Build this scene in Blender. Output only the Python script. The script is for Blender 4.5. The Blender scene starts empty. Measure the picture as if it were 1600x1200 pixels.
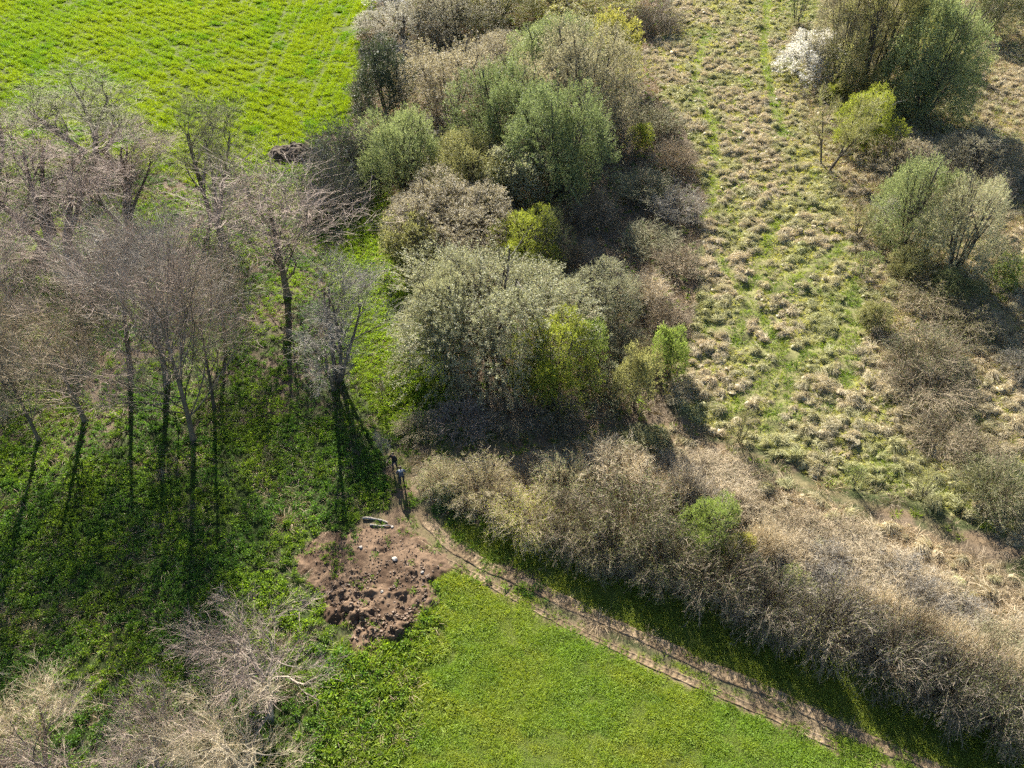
import bpy, math, random
import numpy as np
from mathutils import Vector

# ------------------------------------------------------------------ camera, sky, sun, exposure
S = bpy.context.scene
C = S.collection
F_PX, PITCH, CAM_H = 1300.0, math.radians(42.0), 43.5
cam_d = bpy.data.cameras.new('camera')
cam_d.sensor_width = 36.0
cam_d.lens = F_PX / 1600.0 * 36.0
cam_d.clip_end = 6000.0
cam = bpy.data.objects.new('camera', cam_d)
cam.location = (0, 0, CAM_H)
cam.rotation_euler = (math.pi / 2 - PITCH, 0, 0)
C.objects.link(cam)
S.camera = cam

SUN_EL, SUN_AZ = math.radians(29.0), math.radians(-12.3)      # azimuth from +Y, negative = towards -X
W = bpy.data.worlds.new('World'); S.world = W; W.use_nodes = True
wn = W.node_tree.nodes; wl = W.node_tree.links
bg = wn['Background']
sky = wn.new('ShaderNodeTexSky'); sky.sky_type = 'NISHITA'; sky.sun_disc = False
sky.air_density = 0.8; sky.dust_density = 0.4; sky.sun_elevation = SUN_EL; sky.sun_rotation = SUN_AZ
wl.new(sky.outputs[0], bg.inputs[0]); bg.inputs[1].default_value = 0.05
sun_d = bpy.data.lights.new('sun', 'SUN'); sun_d.energy = 5.0; sun_d.angle = math.radians(0.55)
sun_d.color = (1.0, 0.94, 0.84)
sun = bpy.data.objects.new('sun', sun_d)
sdir = Vector((math.sin(SUN_AZ) * math.cos(SUN_EL), math.cos(SUN_AZ) * math.cos(SUN_EL), math.sin(SUN_EL)))
sun.rotation_euler = sdir.to_track_quat('Z', 'Y').to_euler()
sun.location = (-20, 120, 80)
C.objects.link(sun)
S.view_settings.view_transform = 'Standard'
S.view_settings.look = 'None'
S.view_settings.gamma = 1.0
S.view_settings.exposure = 2.15
S.cycles.use_denoising = False
S.cycles.max_bounces = 3
S.cycles.diffuse_bounces = 2
S.cycles.glossy_bounces = 1
S.cycles.transmission_bounces = 2
S.cycles.adaptive_threshold = 0.03
S.cycles.transparent_max_bounces = 4
S.render.filter_size = 1.2

rng = np.random.default_rng(7)
random.seed(7)

# ------------------------------------------------------------------ numeric helpers
SP, CP = math.sin(PITCH), math.cos(PITCH)
def G(u, v):
    a = (np.asarray(u, float) - 800.0) / F_PX
    b = (600.0 - np.asarray(v, float)) / F_PX
    dy = CP + b * SP; dz = -SP + b * CP
    t = -CAM_H / dz
    return a * t, dy * t
def px(x, y, z=0.0):
    zz = z - CAM_H
    d = y * CP - zz * SP
    return 800 + F_PX * x / d, 600 - F_PX * (y * SP + zz * CP) / d
def scale_at(v):
    return F_PX / (CAM_H / (SP - (600.0 - v) / F_PX * CP))
def elev_at(v):
    return PITCH + math.atan((v - 600.0) / F_PX)

def hash2(ix, iy, seed):
    h = (ix.astype(np.int64) * 374761393 + iy.astype(np.int64) * 668265263 + seed * 982451653) & 0x7fffffff
    h = ((h ^ (h >> 13)) * 1274126177) & 0x7fffffff
    h = (h ^ (h >> 16)) & 0xffff
    return h / 65535.0
def vnoise(x, y, seed=0):
    x = np.asarray(x, float); y = np.asarray(y, float)
    ix = np.floor(x); iy = np.floor(y); fx = x - ix; fy = y - iy
    fx = fx * fx * (3 - 2 * fx); fy = fy * fy * (3 - 2 * fy)
    a = hash2(ix, iy, seed); b = hash2(ix + 1, iy, seed); c = hash2(ix, iy + 1, seed); d = hash2(ix + 1, iy + 1, seed)
    return (a * (1 - fx) + b * fx) * (1 - fy) + (c * (1 - fx) + d * fx) * fy
def fbm(x, y, scale, seed=0, octv=4):
    s = 0.0; amp = 0.5; tot = 0.0
    for k in range(octv):
        s = s + amp * vnoise(np.asarray(x) / scale, np.asarray(y) / scale, seed + k * 17); tot += amp
        amp *= 0.5; scale *= 0.5
    return s / tot
def smooth(a, b, x):
    t = np.clip((np.asarray(x) - a) / (b - a), 0, 1); return t * t * (3 - 2 * t)
def mix(a, b, t):
    a = np.asarray(a, float); b = np.asarray(b, float); t = np.asarray(t)[..., None]
    return a * (1 - t) + b * t

def gpoly(pts):
    p = np.array(pts, float); x, y = G(p[:, 0], p[:, 1]); return np.stack([x, y], 1)
def sdist(x, y, poly):
    """signed distance, positive inside"""
    x = np.asarray(x, float); y = np.asarray(y, float)
    d = np.full(x.shape, 1e9); inside = np.zeros(x.shape, bool)
    n = len(poly)
    for i in range(n):
        ax, ay = poly[i]; bx, by = poly[(i + 1) % n]
        ex, ey = bx - ax, by - ay
        t = np.clip(((x - ax) * ex + (y - ay) * ey) / (ex * ex + ey * ey + 1e-12), 0, 1)
        d = np.minimum(d, (x - ax - t * ex) ** 2 + (y - ay - t * ey) ** 2)
        cond = ((ay > y) != (by > y))
        xi = ex * (y - ay) / (ey if abs(ey) > 1e-12 else 1e-12) + ax
        inside ^= cond & (x < xi)
    d = np.sqrt(d)
    return np.where(inside, d, -d)
def ldist(x, y, line):
    x = np.asarray(x, float); y = np.asarray(y, float)
    d = np.full(x.shape, 1e9)
    for i in range(len(line) - 1):
        ax, ay = line[i]; bx, by = line[i + 1]
        ex, ey = bx - ax, by - ay
        t = np.clip(((x - ax) * ex + (y - ay) * ey) / (ex * ex + ey * ey + 1e-12), 0, 1)
        d = np.minimum(d, (x - ax - t * ex) ** 2 + (y - ay - t * ey) ** 2)
    return np.sqrt(d)

# ------------------------------------------------------------------ zones, laid out on the ground plane
Z = {
 'crop': gpoly([(-400, -60), (-400, 150), (0, 205), (110, 232), (210, 265), (330, 292), (400, 262), (440, 246), (485, 212), (534, 204), (550, 150), (560, 60), (590, 0), (600, -60)]),
 'tussock': gpoly([(1070, -60), (1040, 40), (1012, 85), (1030, 150), (1085, 220), (1105, 300), (1095, 470), (1072, 530), (1050, 600), (1062, 650), (1130, 682), (1300, 752), (1480, 806), (1640, 870), (1700, 900), (1700, 560), (1560, 560), (1540, 600), (1420, 660), (1395, 600), (1360, 500), (1345, 420), (1320, 340), (1270, 200), (1245, 150), (1262, 70), (1300, 0), (1330, -60)]),
 'scrub': gpoly([(640, 715), (700, 720), (800, 715), (905, 690), (980, 668), (1060, 672), (1110, 702), (1250, 772), (1420, 835), (1700, 950), (1700, 1225), (1560, 1145), (1400, 1070), (1290, 1010), (1200, 960), (1000, 905), (860, 850), (740, 800), (660, 775)]),
 'pasture': gpoly([(690, 870), (730, 900), (800, 935), (900, 985), (1000, 1032), (1100, 1076), (1250, 1130), (1500, 1240), (1600, 1300), (560, 1300), (625, 1210), (635, 1090), (665, 990), (690, 930)]),
 'margin': gpoly([(690, 800), (860, 860), (1000, 915), (1200, 970), (1400, 1080), (1560, 1155), (1720, 1240), (1800, 1320), (1560, 1300), (1450, 1195), (1200, 1090), (1000, 995), (820, 905), (720, 850)]),
 'soil': gpoly([(478, 860), (520, 835), (580, 824), (640, 838), (690, 868), (694, 895), (672, 925), (655, 975), (620, 1008), (560, 1018), (528, 1010), (512, 955), (498, 905)]),
 'yard': gpoly([(596, 716), (622, 690), (700, 688), (880, 684), (930, 672), (1000, 660), (1015, 678), (900, 706), (780, 716), (690, 718), (650, 728), (640, 770), (690, 802), (820, 890), (842, 915), (790, 925), (700, 880), (590, 836), (540, 838), (560, 800), (600, 780)]),
 'lush': gpoly([(545, 290), (600, 300), (620, 380), (650, 470), (700, 560), (725, 640), (700, 690), (600, 690), (560, 600), (520, 480), (525, 400), (540, 340)]),
 'herbs': gpoly([(-500, 690), (120, 700), (260, 690), (420, 650), (560, 640), (590, 700), (600, 760), (560, 815), (480, 850), (500, 920), (525, 1010), (540, 1300), (-500, 1400)]),
 'lushlow': gpoly([(520, 1005), (600, 1015), (650, 975), (690, 925), (672, 990), (640, 1085), (632, 1210), (570, 1320), (500, 1320), (505, 1080)]),
 'thicket': gpoly([(585, -60), (560, 80), (545, 160), (560, 280), (610, 360), (640, 470), (690, 580), (720, 660), (900, 680), (1010, 655), (1060, 600), (1075, 500), (1100, 300), (1060, 180), (1010, 90), (1060, -60)]),
 'east': gpoly([(1330, -60), (1270, 60), (1250, 150), (1300, 300), (1345, 420), (1370, 540), (1410, 650), (1460, 740), (1560, 800), (1720, 860), (1800, 500), (1900, -60)]),
}
FOOTPATH = gpoly([(985, 668), (1060, 668), (1110, 692), (1250, 752), (1400, 808), (1600, 868), (1760, 930)])
RUT_R = gpoly([(655, 800), (700, 850), (760, 885), (822, 911), (950, 971), (1040, 1010), (1112, 1046), (1210, 1084), (1330, 1147), (1450, 1194), (1600, 1262), (1800, 1350)])
RUT_L = gpoly([(640, 835), (682, 868), (762, 911), (837, 952), (912, 990), (1025, 1042), (1100, 1073), (1200, 1117), (1330, 1178), (1450, 1235), (1600, 1300)])
ANIMAL = [gpoly(l) for l in (
 [(1200, 0), (1192, 90), (1205, 150), (1225, 215)],
 [(1100, 60), (1085, 130), (1110, 190), (1120, 260), (1110, 330)],
 [(1215, 345), (1180, 430), (1165, 480), (1150, 540)],
 [(1330, 380), (1270, 420), (1205, 460)],
 [(1340, 512), (1300, 540), (1250, 557), (1190, 545), (1150, 525), (1110, 510)],
 [(1245, 557), (1225, 620), (1200, 670)],
 [(1230, 560), (1190, 600), (1160, 625), (1140, 650)],
 [(1335, 440), (1330, 520), (1320, 600)],
 [(1120, 400), (1150, 440), (1230, 560)])]
TRAM = [gpoly(l) for l in ([(452, 0), (402, 130)], [(478, 0), (420, 135)], [(215, 60), (300, 170)], [(180, 30), (330, 180)], [(340, 150), (240, 40)], [(545, 20), (470, 180)])]

def hgt(x, y):
    return 0.35 * (fbm(x, y, 14.0, 3, 3) - 0.5) + 0.12 * (fbm(x, y, 2.2, 9, 3) - 0.5)
def weights(x, y):
    wx = x + 2.0 * (fbm(x, y, 3.0, 21, 3) - 0.5); wy = y + 2.0 * (fbm(x, y, 3.0, 22, 3) - 0.5)
    r = {k: smooth(-0.35, 0.35, sdist(wx, wy, p)) for k, p in Z.items()}
    r['soil'] = smooth(-.25, .25, sdist(wx + 2.2 * (fbm(x, y, 1.2, 23, 3) - .5), wy + 2.2 * (fbm(x, y, 1.2, 24, 3) - .5), Z['soil']))
    r['path'] = 1 - smooth(0.15, 0.5, ldist(wx, wy, FOOTPATH))
    r['rut'] = 1 - smooth(0.3, 0.65, np.minimum(ldist(x, y, RUT_R), ldist(x, y, RUT_L)))
    return r

# ------------------------------------------------------------------ mesh helpers
def mesh_np(name, verts, faces, mats=None, midx=None, attrs=None, smooth_shade=False):
    """faces: list of (n,k) int arrays; attrs: {name: per-face float}"""
    me = bpy.data.meshes.new(name)
    verts = np.asarray(verts, np.float32)
    me.vertices.add(len(verts)); me.vertices.foreach_set('co', verts.ravel())
    faces = [np.asarray(f, np.int32) for f in faces if len(f)]
    tot = np.concatenate([np.full(len(f), f.shape[1], np.int32) for f in faces])
    idx = np.concatenate([f.ravel() for f in faces])
    start = np.concatenate([[0], np.cumsum(tot)[:-1]]).astype(np.int32)
    me.loops.add(len(idx)); me.loops.foreach_set('vertex_index', idx)
    me.polygons.add(len(tot)); me.polygons.foreach_set('loop_start', start)
    if midx is not None: me.polygons.foreach_set('material_index', np.asarray(midx, np.int32))
    if smooth_shade: me.polygons.foreach_set('use_smooth', np.ones(len(tot), bool))
    for k, a in (attrs or {}).items():
        at = me.attributes.new(k, 'FLOAT', 'FACE'); at.data.foreach_set('value', np.asarray(a, np.float32))
    for m in mats or []: me.materials.append(m)
    me.update(); me.validate()
    return me

def nrm(v):
    return v / (np.linalg.norm(v, axis=-1, keepdims=True) + 1e-9)
class Geo:
    def __init__(s): s.v = []; s.f4 = []; s.f3 = []; s.r4 = []; s.r3 = []; s.m4 = []; s.m3 = []; s.n = 0
    def add(s, v, f, mi=0, r=None):
        f = np.asarray(f)
        if len(f) == 0: return
        r = rng.random(len(f)) if r is None else np.broadcast_to(r, (len(f),))
        if f.shape[1] == 4: s.f4.append(f + s.n); s.r4.append(r); s.m4.append(np.full(len(f), mi))
        else: s.f3.append(f + s.n); s.r3.append(r); s.m3.append(np.full(len(f), mi))
        s.v.append(np.asarray(v).reshape(-1, 3)); s.n += len(s.v[-1])
    def mesh(s, name, mats):
        fs = []; r = []; m = []
        if s.f4: fs.append(np.concatenate(s.f4)); r += s.r4; m += s.m4
        if s.f3: fs.append(np.concatenate(s.f3)); r += s.r3; m += s.m3
        return mesh_np(name, np.concatenate(s.v), fs, mats, np.concatenate(m), {'rnd': np.concatenate(r)})
    def tubes(s, paths, rad, sides=3, mi=0, r=None):
        N, P, _ = paths.shape
        if N == 0: return
        t = nrm(np.gradient(paths, axis=1))
        ref = np.where(np.abs(t[..., 2:3]) > 0.9, np.array([1.0, 0, 0]), np.array([0, 0, 1.0]))
        a = nrm(np.cross(t, ref)); b = np.cross(t, a)
        ang = np.arange(sides) * 2 * math.pi / sides
        ring = paths[:, :, None] + rad[:, :, None, None] * (a[:, :, None] * np.cos(ang)[None, None, :, None] + b[:, :, None] * np.sin(ang)[None, None, :, None])
        base = (np.arange(N) * P * sides)[:, None, None]
        i = np.arange(P - 1)[None, :, None] * sides; j = np.arange(sides)[None, None, :]; j2 = (j + 1) % sides
        f = np.stack([base + i + j, base + i + j2, base + i + sides + j2, base + i + sides + j], -1).reshape(-1, 4)
        rr = None if r is None else np.repeat(r, (P - 1) * sides)
        s.add(ring, f, mi, rr if rr is not None else np.repeat(rng.random(N), (P - 1) * sides))
    def ribbons(s, paths, width, mi=0, r=None, side=None):
        """paths (N,P,3); width (N,P); tip may taper"""
        N, P, _ = paths.shape
        if N == 0: return
        t = nrm(np.gradient(paths, axis=1))
        if side is None: side = rng.normal(size=(N, 1, 3))
        sd = nrm(np.cross(t, np.broadcast_to(side, t.shape)))
        L = paths - sd * width[..., None] * .5; R = paths + sd * width[..., None] * .5
        v = np.stack([L, R], 2)
        base = (np.arange(N) * P * 2)[:, None]; i = np.arange(P - 1)[None, :] * 2
        f = np.stack([base + i, base + i + 1, base + i + 3, base + i + 2], -1).reshape(-1, 4)
        rr = rng.random(N) if r is None else r
        s.add(v, f, mi, np.repeat(rr, P - 1))
    def leaves(s, pos, size, up=0.3, mi=0, r=None, aspect=0.55, dirs=None):
        """folded diamond leaves: one quad each"""
        N = len(pos)
        d = nrm(rng.normal(size=(N, 3)) + (0 if dirs is None else dirs * 1.5) + np.array([0, 0, up]))
        sd = nrm(np.cross(d, rng.normal(size=(N, 3)))); n = np.cross(d, sd)
        L = size * (0.5 + .85 * rng.random((N, 1)) ** 1.5)
        v = np.stack([pos, pos + d * L * .5 + sd * L * aspect * .5 + n * L * .08, pos + d * L, pos + d * L * .5 - sd * L * aspect * .5 + n * L * .08], 1)
        f = np.arange(N * 4).reshape(N, 4)
        s.add(v, f, mi, r)

def obj(name, me, parent=None):
    o = bpy.data.objects.new(name, me); C.objects.link(o)
    if parent: o.parent = parent
    return o
def empty(name, loc=(0, 0, 0)):
    o = bpy.data.objects.new(name, None); o.location = loc; o.empty_display_size = 0.3; C.objects.link(o); return o
def tag(o, label=None, cat=None, group=None, kind=None):
    if label: o['label'] = label
    if cat: o['category'] = cat
    if group: o['group'] = group
    if kind: o['kind'] = kind
    return o

# ------------------------------------------------------------------ materials
def nodes(name):
    m = bpy.data.materials.new(name); m.use_nodes = True
    n = m.node_tree.nodes; l = m.node_tree.links; n.clear()
    out = n.new('ShaderNodeOutputMaterial')
    return m, n, l, out
def mrgb(n, l, mode, a, b, fac=1.0):
    x = n.new('ShaderNodeMix'); x.data_type = 'RGBA'; x.blend_type = mode
    for sock, val in ((x.inputs[6], a), (x.inputs[7], b), (x.inputs[0], fac)):
        if hasattr(val, 'is_output'): l.new(val, sock)
        elif isinstance(val, (int, float)): sock.default_value = val
        else: sock.default_value = (*val, 1)
    return x.outputs[2]
def plant_mat(name, c0, c1, trans=0.0, tcol=None, rough=0.6, spec=0.25, tint=False, c2=None):
    """c0..c1 vary leaf by leaf, c2 = rarer accent colour; translucent share lets the sun through"""
    m, n, l, out = nodes(name)
    at = n.new('ShaderNodeAttribute'); at.attribute_name = 'rnd'
    ramp = n.new('ShaderNodeValToRGB'); e = ramp.color_ramp.elements
    e[0].color = (*c0, 1); e[1].color = (*c1, 1); e[1].position = 0.85
    if c2: x = e.new(1.0); x.color = (*c2, 1); e[1].position = 0.8
    l.new(at.outputs['Fac'], ramp.inputs[0])
    col = ramp.outputs[0]
    geo = n.new('ShaderNodeTexCoord'); nz = n.new('ShaderNodeTexNoise'); nz.inputs['Scale'].default_value = 0.9; nz.inputs['Detail'].default_value = 2
    l.new(geo.outputs['Object'], nz.inputs[0])
    mr = n.new('ShaderNodeMapRange'); mr.inputs[1].default_value = .3; mr.inputs[2].default_value = .7; mr.inputs[3].default_value = 0.72; mr.inputs[4].default_value = 1.28
    l.new(nz.outputs[0], mr.inputs[0])
    col = mrgb(n, l, 'MULTIPLY', col, mr.outputs[0])
    if tint:
        ti = n.new('ShaderNodeAttribute'); ti.attribute_type = 'INSTANCER'; ti.attribute_name = 'tint'
        col = mrgb(n, l, 'MULTIPLY', col, ti.outputs['Color'])
    p = n.new('ShaderNodeBsdfPrincipled'); p.inputs['Roughness'].default_value = rough
    p.inputs['Specular IOR Level'].default_value = spec
    l.new(col, p.inputs['Base Color'])
    if trans > 0:
        tr = n.new('ShaderNodeBsdfTranslucent')
        tc = mrgb(n, l, 'MULTIPLY', col, tcol or (1.3, 1.25, 0.55))
        l.new(tc, tr.inputs[0])
        mx = n.new('ShaderNodeMixShader'); mx.inputs[0].default_value = trans
        l.new(p.outputs[0], mx.inputs[1]); l.new(tr.outputs[0], mx.inputs[2]); l.new(mx.outputs[0], out.inputs[0])
    else:
        l.new(p.outputs[0], out.inputs[0])
    return m
def solid_mat(name, c0, c1, scale=4.0, rough=0.85, bump=0.0, spec=0.2, detail=6):
    m, n, l, out = nodes(name)
    tc = n.new('ShaderNodeTexCoord'); nz = n.new('ShaderNodeTexNoise')
    nz.inputs['Scale'].default_value = scale; nz.inputs['Detail'].default_value = detail
    l.new(tc.outputs['Object'], nz.inputs[0])
    ramp = n.new('ShaderNodeValToRGB'); e = ramp.color_ramp.elements
    e[0].position = .32; e[1].position = .68; e[0].color = (*c0, 1); e[1].color = (*c1, 1)
    l.new(nz.outputs[0], ramp.inputs[0])
    p = n.new('ShaderNodeBsdfPrincipled'); p.inputs['Roughness'].default_value = rough; p.inputs['Specular IOR Level'].default_value = spec
    l.new(ramp.outputs[0], p.inputs['Base Color'])
    if bump:
        b = n.new('ShaderNodeBump'); b.inputs['Strength'].default_value = bump; b.inputs['Distance'].default_value = 0.05
        l.new(nz.outputs[0], b.inputs['Height']); l.new(b.outputs[0], p.inputs['Normal'])
    l.new(p.outputs[0], out.inputs[0])
    return m
def ground_mat(name):
    m, n, l, out = nodes(name)
    at = n.new('ShaderNodeAttribute'); at.attribute_name = 'ground_colour'
    tc = n.new('ShaderNodeTexCoord')
    n1 = n.new('ShaderNodeTexNoise'); n1.inputs['Scale'].default_value = 5.0; n1.inputs['Detail'].default_value = 8; n1.inputs['Roughness'].default_value = .7
    n2 = n.new('ShaderNodeTexNoise'); n2.inputs['Scale'].default_value = 0.6; n2.inputs['Detail'].default_value = 5
    l.new(tc.outputs['Object'], n1.inputs[0]); l.new(tc.outputs['Object'], n2.inputs[0])
    r1 = n.new('ShaderNodeMapRange'); r1.inputs[1].default_value = .3; r1.inputs[2].default_value = .7; r1.inputs[3].default_value = .55; r1.inputs[4].default_value = 1.4
    r2 = n.new('ShaderNodeMapRange'); r2.inputs[1].default_value = .3; r2.inputs[2].default_value = .7; r2.inputs[3].default_value = .8; r2.inputs[4].default_value = 1.2
    l.new(n1.outputs[0], r1.inputs[0]); l.new(n2.outputs[0], r2.inputs[0])
    c = mrgb(n, l, 'MULTIPLY', at.outputs['Color'], r1.outputs[0]); c = mrgb(n, l, 'MULTIPLY', c, r2.outputs[0])
    p = n.new('ShaderNodeBsdfPrincipled'); p.inputs['Roughness'].default_value = .95; p.inputs['Specular IOR Level'].default_value = .1
    l.new(c, p.inputs['Base Color'])
    b = n.new('ShaderNodeBump'); b.inputs['Strength'].default_value = .6; b.inputs['Distance'].default_value = .08
    l.new(n1.outputs[0], b.inputs['Height']); l.new(b.outputs[0], p.inputs['Normal'])
    l.new(p.outputs[0], out.inputs[0])
    return m
M_GROUND = ground_mat('ground')

# ------------------------------------------------------------------ ground sheets
LITTER, HERB, GRASS = (0.12, 0.09, 0.06), (0.05, 0.06, 0.022), (0.11, 0.19, 0.03)
def ground_colour(x, y, w):
    n = fbm(x, y, 2.5, 31, 4); n2 = fbm(x, y, 7.0, 41, 3)
    c = mix(LITTER, HERB, smooth(.42, .6, n))
    c = mix(c, mix((0.07, 0.05, 0.035), (0.15, 0.11, 0.075), n), w['thicket'])
    c = mix(c, mix((0.17, 0.14, 0.085), (0.12, 0.13, 0.05), n), w['east'])
    c = mix(c, mix((0.05, 0.075, 0.02), (0.075, 0.10, 0.025), n), w['herbs'])
    c = mix(c, mix((0.06, 0.095, 0.02), (0.09, 0.125, 0.03), n), w['lush'])
    c = mix(c, mix((0.06, 0.11, 0.02), (0.12, 0.13, 0.05), n), w['lushlow'])
    c = mix(c, mix((0.11, 0.13, 0.035), (0.19, 0.165, 0.08), n2), w['tussock'])
    c = mix(c, mix((0.13, 0.10, 0.06), (0.20, 0.165, 0.10), n), w['scrub'])
    c = mix(c, mix((0.11, 0.145, 0.03), (0.15, 0.175, 0.04), n), np.maximum(w['pasture'], w['margin']))
    c = mix(c, mix((0.095, 0.125, 0.008), (0.13, 0.165, 0.010), n), w['crop'])
    c = c * (1 - .45 * np.maximum.reduce([w['pasture'], w['margin'], w['herbs'], w['crop'] * .9, w['lush'], w['lushlow']]))[..., None]
    c = mix(c, mix((0.125, 0.087, 0.055), (0.10, 0.095, 0.04), smooth(.45, .65, n)), w['yard'])
    c = mix(c, (0.10, 0.07, 0.044), w['soil'])
    c = mix(c, mix((0.14, 0.10, 0.06), (0.16, 0.135, 0.07), smooth(.4, .65, n)), w['path'] * .9)
    c = mix(c, (0.14, 0.105, 0.062), w['rut'])
    return c
def axis(lo, hi, step, far):
    core = np.arange(lo, hi, step)
    k = np.array([1, 3, 7, 15, 30, 60, 120, 250, 500, 1000, 2000.0])
    return np.concatenate([lo - k[k < far][::-1], core, core[-1] + k[k < far]])
gx = axis(-96, 96, .36, 3000)
gy_core = [14.0]
while gy_core[-1] < 190: gy_core.append(gy_core[-1] + 0.2 + max(0, gy_core[-1] - 30) * 0.004)
kk = np.array([1, 3, 7, 15, 30, 60, 120, 250, 500, 1000, 2000.0])
gy = np.concatenate([14.0 - kk[::-1], gy_core, gy_core[-1] + kk])
X, Y = np.meshgrid(gx, gy)
WT = weights(X, Y)
HZ = hgt(X, Y)
tn = fbm(X, Y, 1.3, 77, 2)
HZ = HZ + WT['tussock'] * 0.5 * (tn - .5) + WT['crop'] * 0.22 * (fbm(X, Y, .9, 78, 2) - .5)
COLR = ground_colour(X, Y, WT)
nx, ny = len(gx), len(gy)
def sheet(name, face_mask, lift):
    ii = np.arange(ny - 1)[:, None] * nx + np.arange(nx - 1)[None, :]
    q = np.stack([ii, ii + 1, ii + nx + 1, ii + nx], -1)
    q = q[face_mask] if face_mask is not None else q.reshape(-1, 4)
    used, inv = np.unique(q.ravel(), return_inverse=True)
    v = np.stack([X.ravel()[used], Y.ravel()[used], HZ.ravel()[used] + lift], 1)
    me = mesh_np(name, v, [inv.reshape(-1, 4)], [M_GROUND], smooth_shade=True)
    ca = me.attributes.new('ground_colour', 'FLOAT_COLOR', 'POINT')
    ca.data.foreach_set('color', np.concatenate([COLR.reshape(-1, 3)[used], np.ones((len(used), 1))], 1).astype(np.float32).ravel())
    return tag(obj(name, me), kind='structure')
def fm(a): return (a[:-1, :-1] + a[1:, 1:] + a[1:, :-1] + a[:-1, 1:]) / 4
sheet('ground', None, 0.0)
tag(sheet('crop_field', fm(WT['crop']) > .5, .012), 'bright yellow-green crop field beyond the bare trees')
tag(sheet('pasture_field', fm(np.maximum(WT['pasture'], WT['margin'])) > .5, .006), 'short green grass field below the track')
tag(sheet('tussock_meadow', fm(WT['tussock']) > .5, .018), 'rough meadow of pale tussocks')
def gz(x, y):
    x = np.asarray(x, float); y = np.asarray(y, float)
    w = sdist(x, y, Z['tussock']); wt = smooth(-.35, .35, w)
    wc = smooth(-.35, .35, sdist(x, y, Z['crop']))
    return hgt(x, y) + wt * .5 * (fbm(x, y, 1.3, 77, 2) - .5) + wc * .22 * (fbm(x, y, .9, 78, 2) - .5)

# bare soil patch: finer grid with clods, sinking under the ground at its edge
def relief_patch(name, poly, step, zfun, colfun, label):
    lo = poly.min(0) - .8; hi = poly.max(0) + .8
    ax = np.arange(lo[0], hi[0], step); ay = np.arange(lo[1], hi[1], step)
    x, y = np.meshgrid(ax, ay)
    wx = x + 2.0 * (fbm(x, y, 3.0, 21, 3) - 0.5) + 2.2 * (fbm(x, y, 1.2, 23, 3) - .5); wy = y + 2.0 * (fbm(x, y, 3.0, 22, 3) - 0.5) + 2.2 * (fbm(x, y, 1.2, 24, 3) - .5)
    sd = sdist(wx, wy, poly)
    z = gz(x, y) + zfun(x, y, sd)
    ii = np.arange(len(ay) - 1)[:, None] * len(ax) + np.arange(len(ax) - 1)[None, :]
    q = np.stack([ii, ii + 1, ii + len(ax) + 1, ii + len(ax)], -1)[fm(sd) > -.5]
    used, inv = np.unique(q.ravel(), return_inverse=True)
    me = mesh_np(name, np.stack([x.ravel()[used], y.ravel()[used], z.ravel()[used]], 1), [inv.reshape(-1, 4)], [M_GROUND], smooth_shade=True)
    ca = me.attributes.new('ground_colour', 'FLOAT_COLOR', 'POINT')
    col = colfun(x.ravel()[used], y.ravel()[used])
    ca.data.foreach_set('color', np.concatenate([col, np.ones((len(used), 1))], 1).astype(np.float32).ravel())
    return tag(obj(name, me), label, kind='structure')
def soil_z(x, y, sd):
    ux, uy = px(x, y)
    rough = smooth(850, 960, uy) * .75 + .25
    r = np.abs(fbm(x, y, .9, 61, 4) - .5) * 2
    return np.clip(sd + .2, -.5, .5) * .16 + rough * (.35 * (fbm(x, y, 1.3, 62, 3) - .45) + .75 * np.maximum(fbm(x, y, .55, 64, 2) - .52, 0) + .5 * np.maximum(fbm(x, y, .26, 65, 1) - .6, 0) + .9 * np.maximum(fbm(x, y, 1.1, 66, 3) - .58, 0)) * smooth(-.4, .6, sd)
def soil_c(x, y):
    n = fbm(x, y, .8, 63, 5)
    return mix((0.068, 0.043, 0.027), (0.14, 0.094, 0.06), smooth(.3, .7, n))
relief_patch('bare_soil', Z['soil'], .085, soil_z, soil_c, 'churned patch of bare brown soil')

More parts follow.
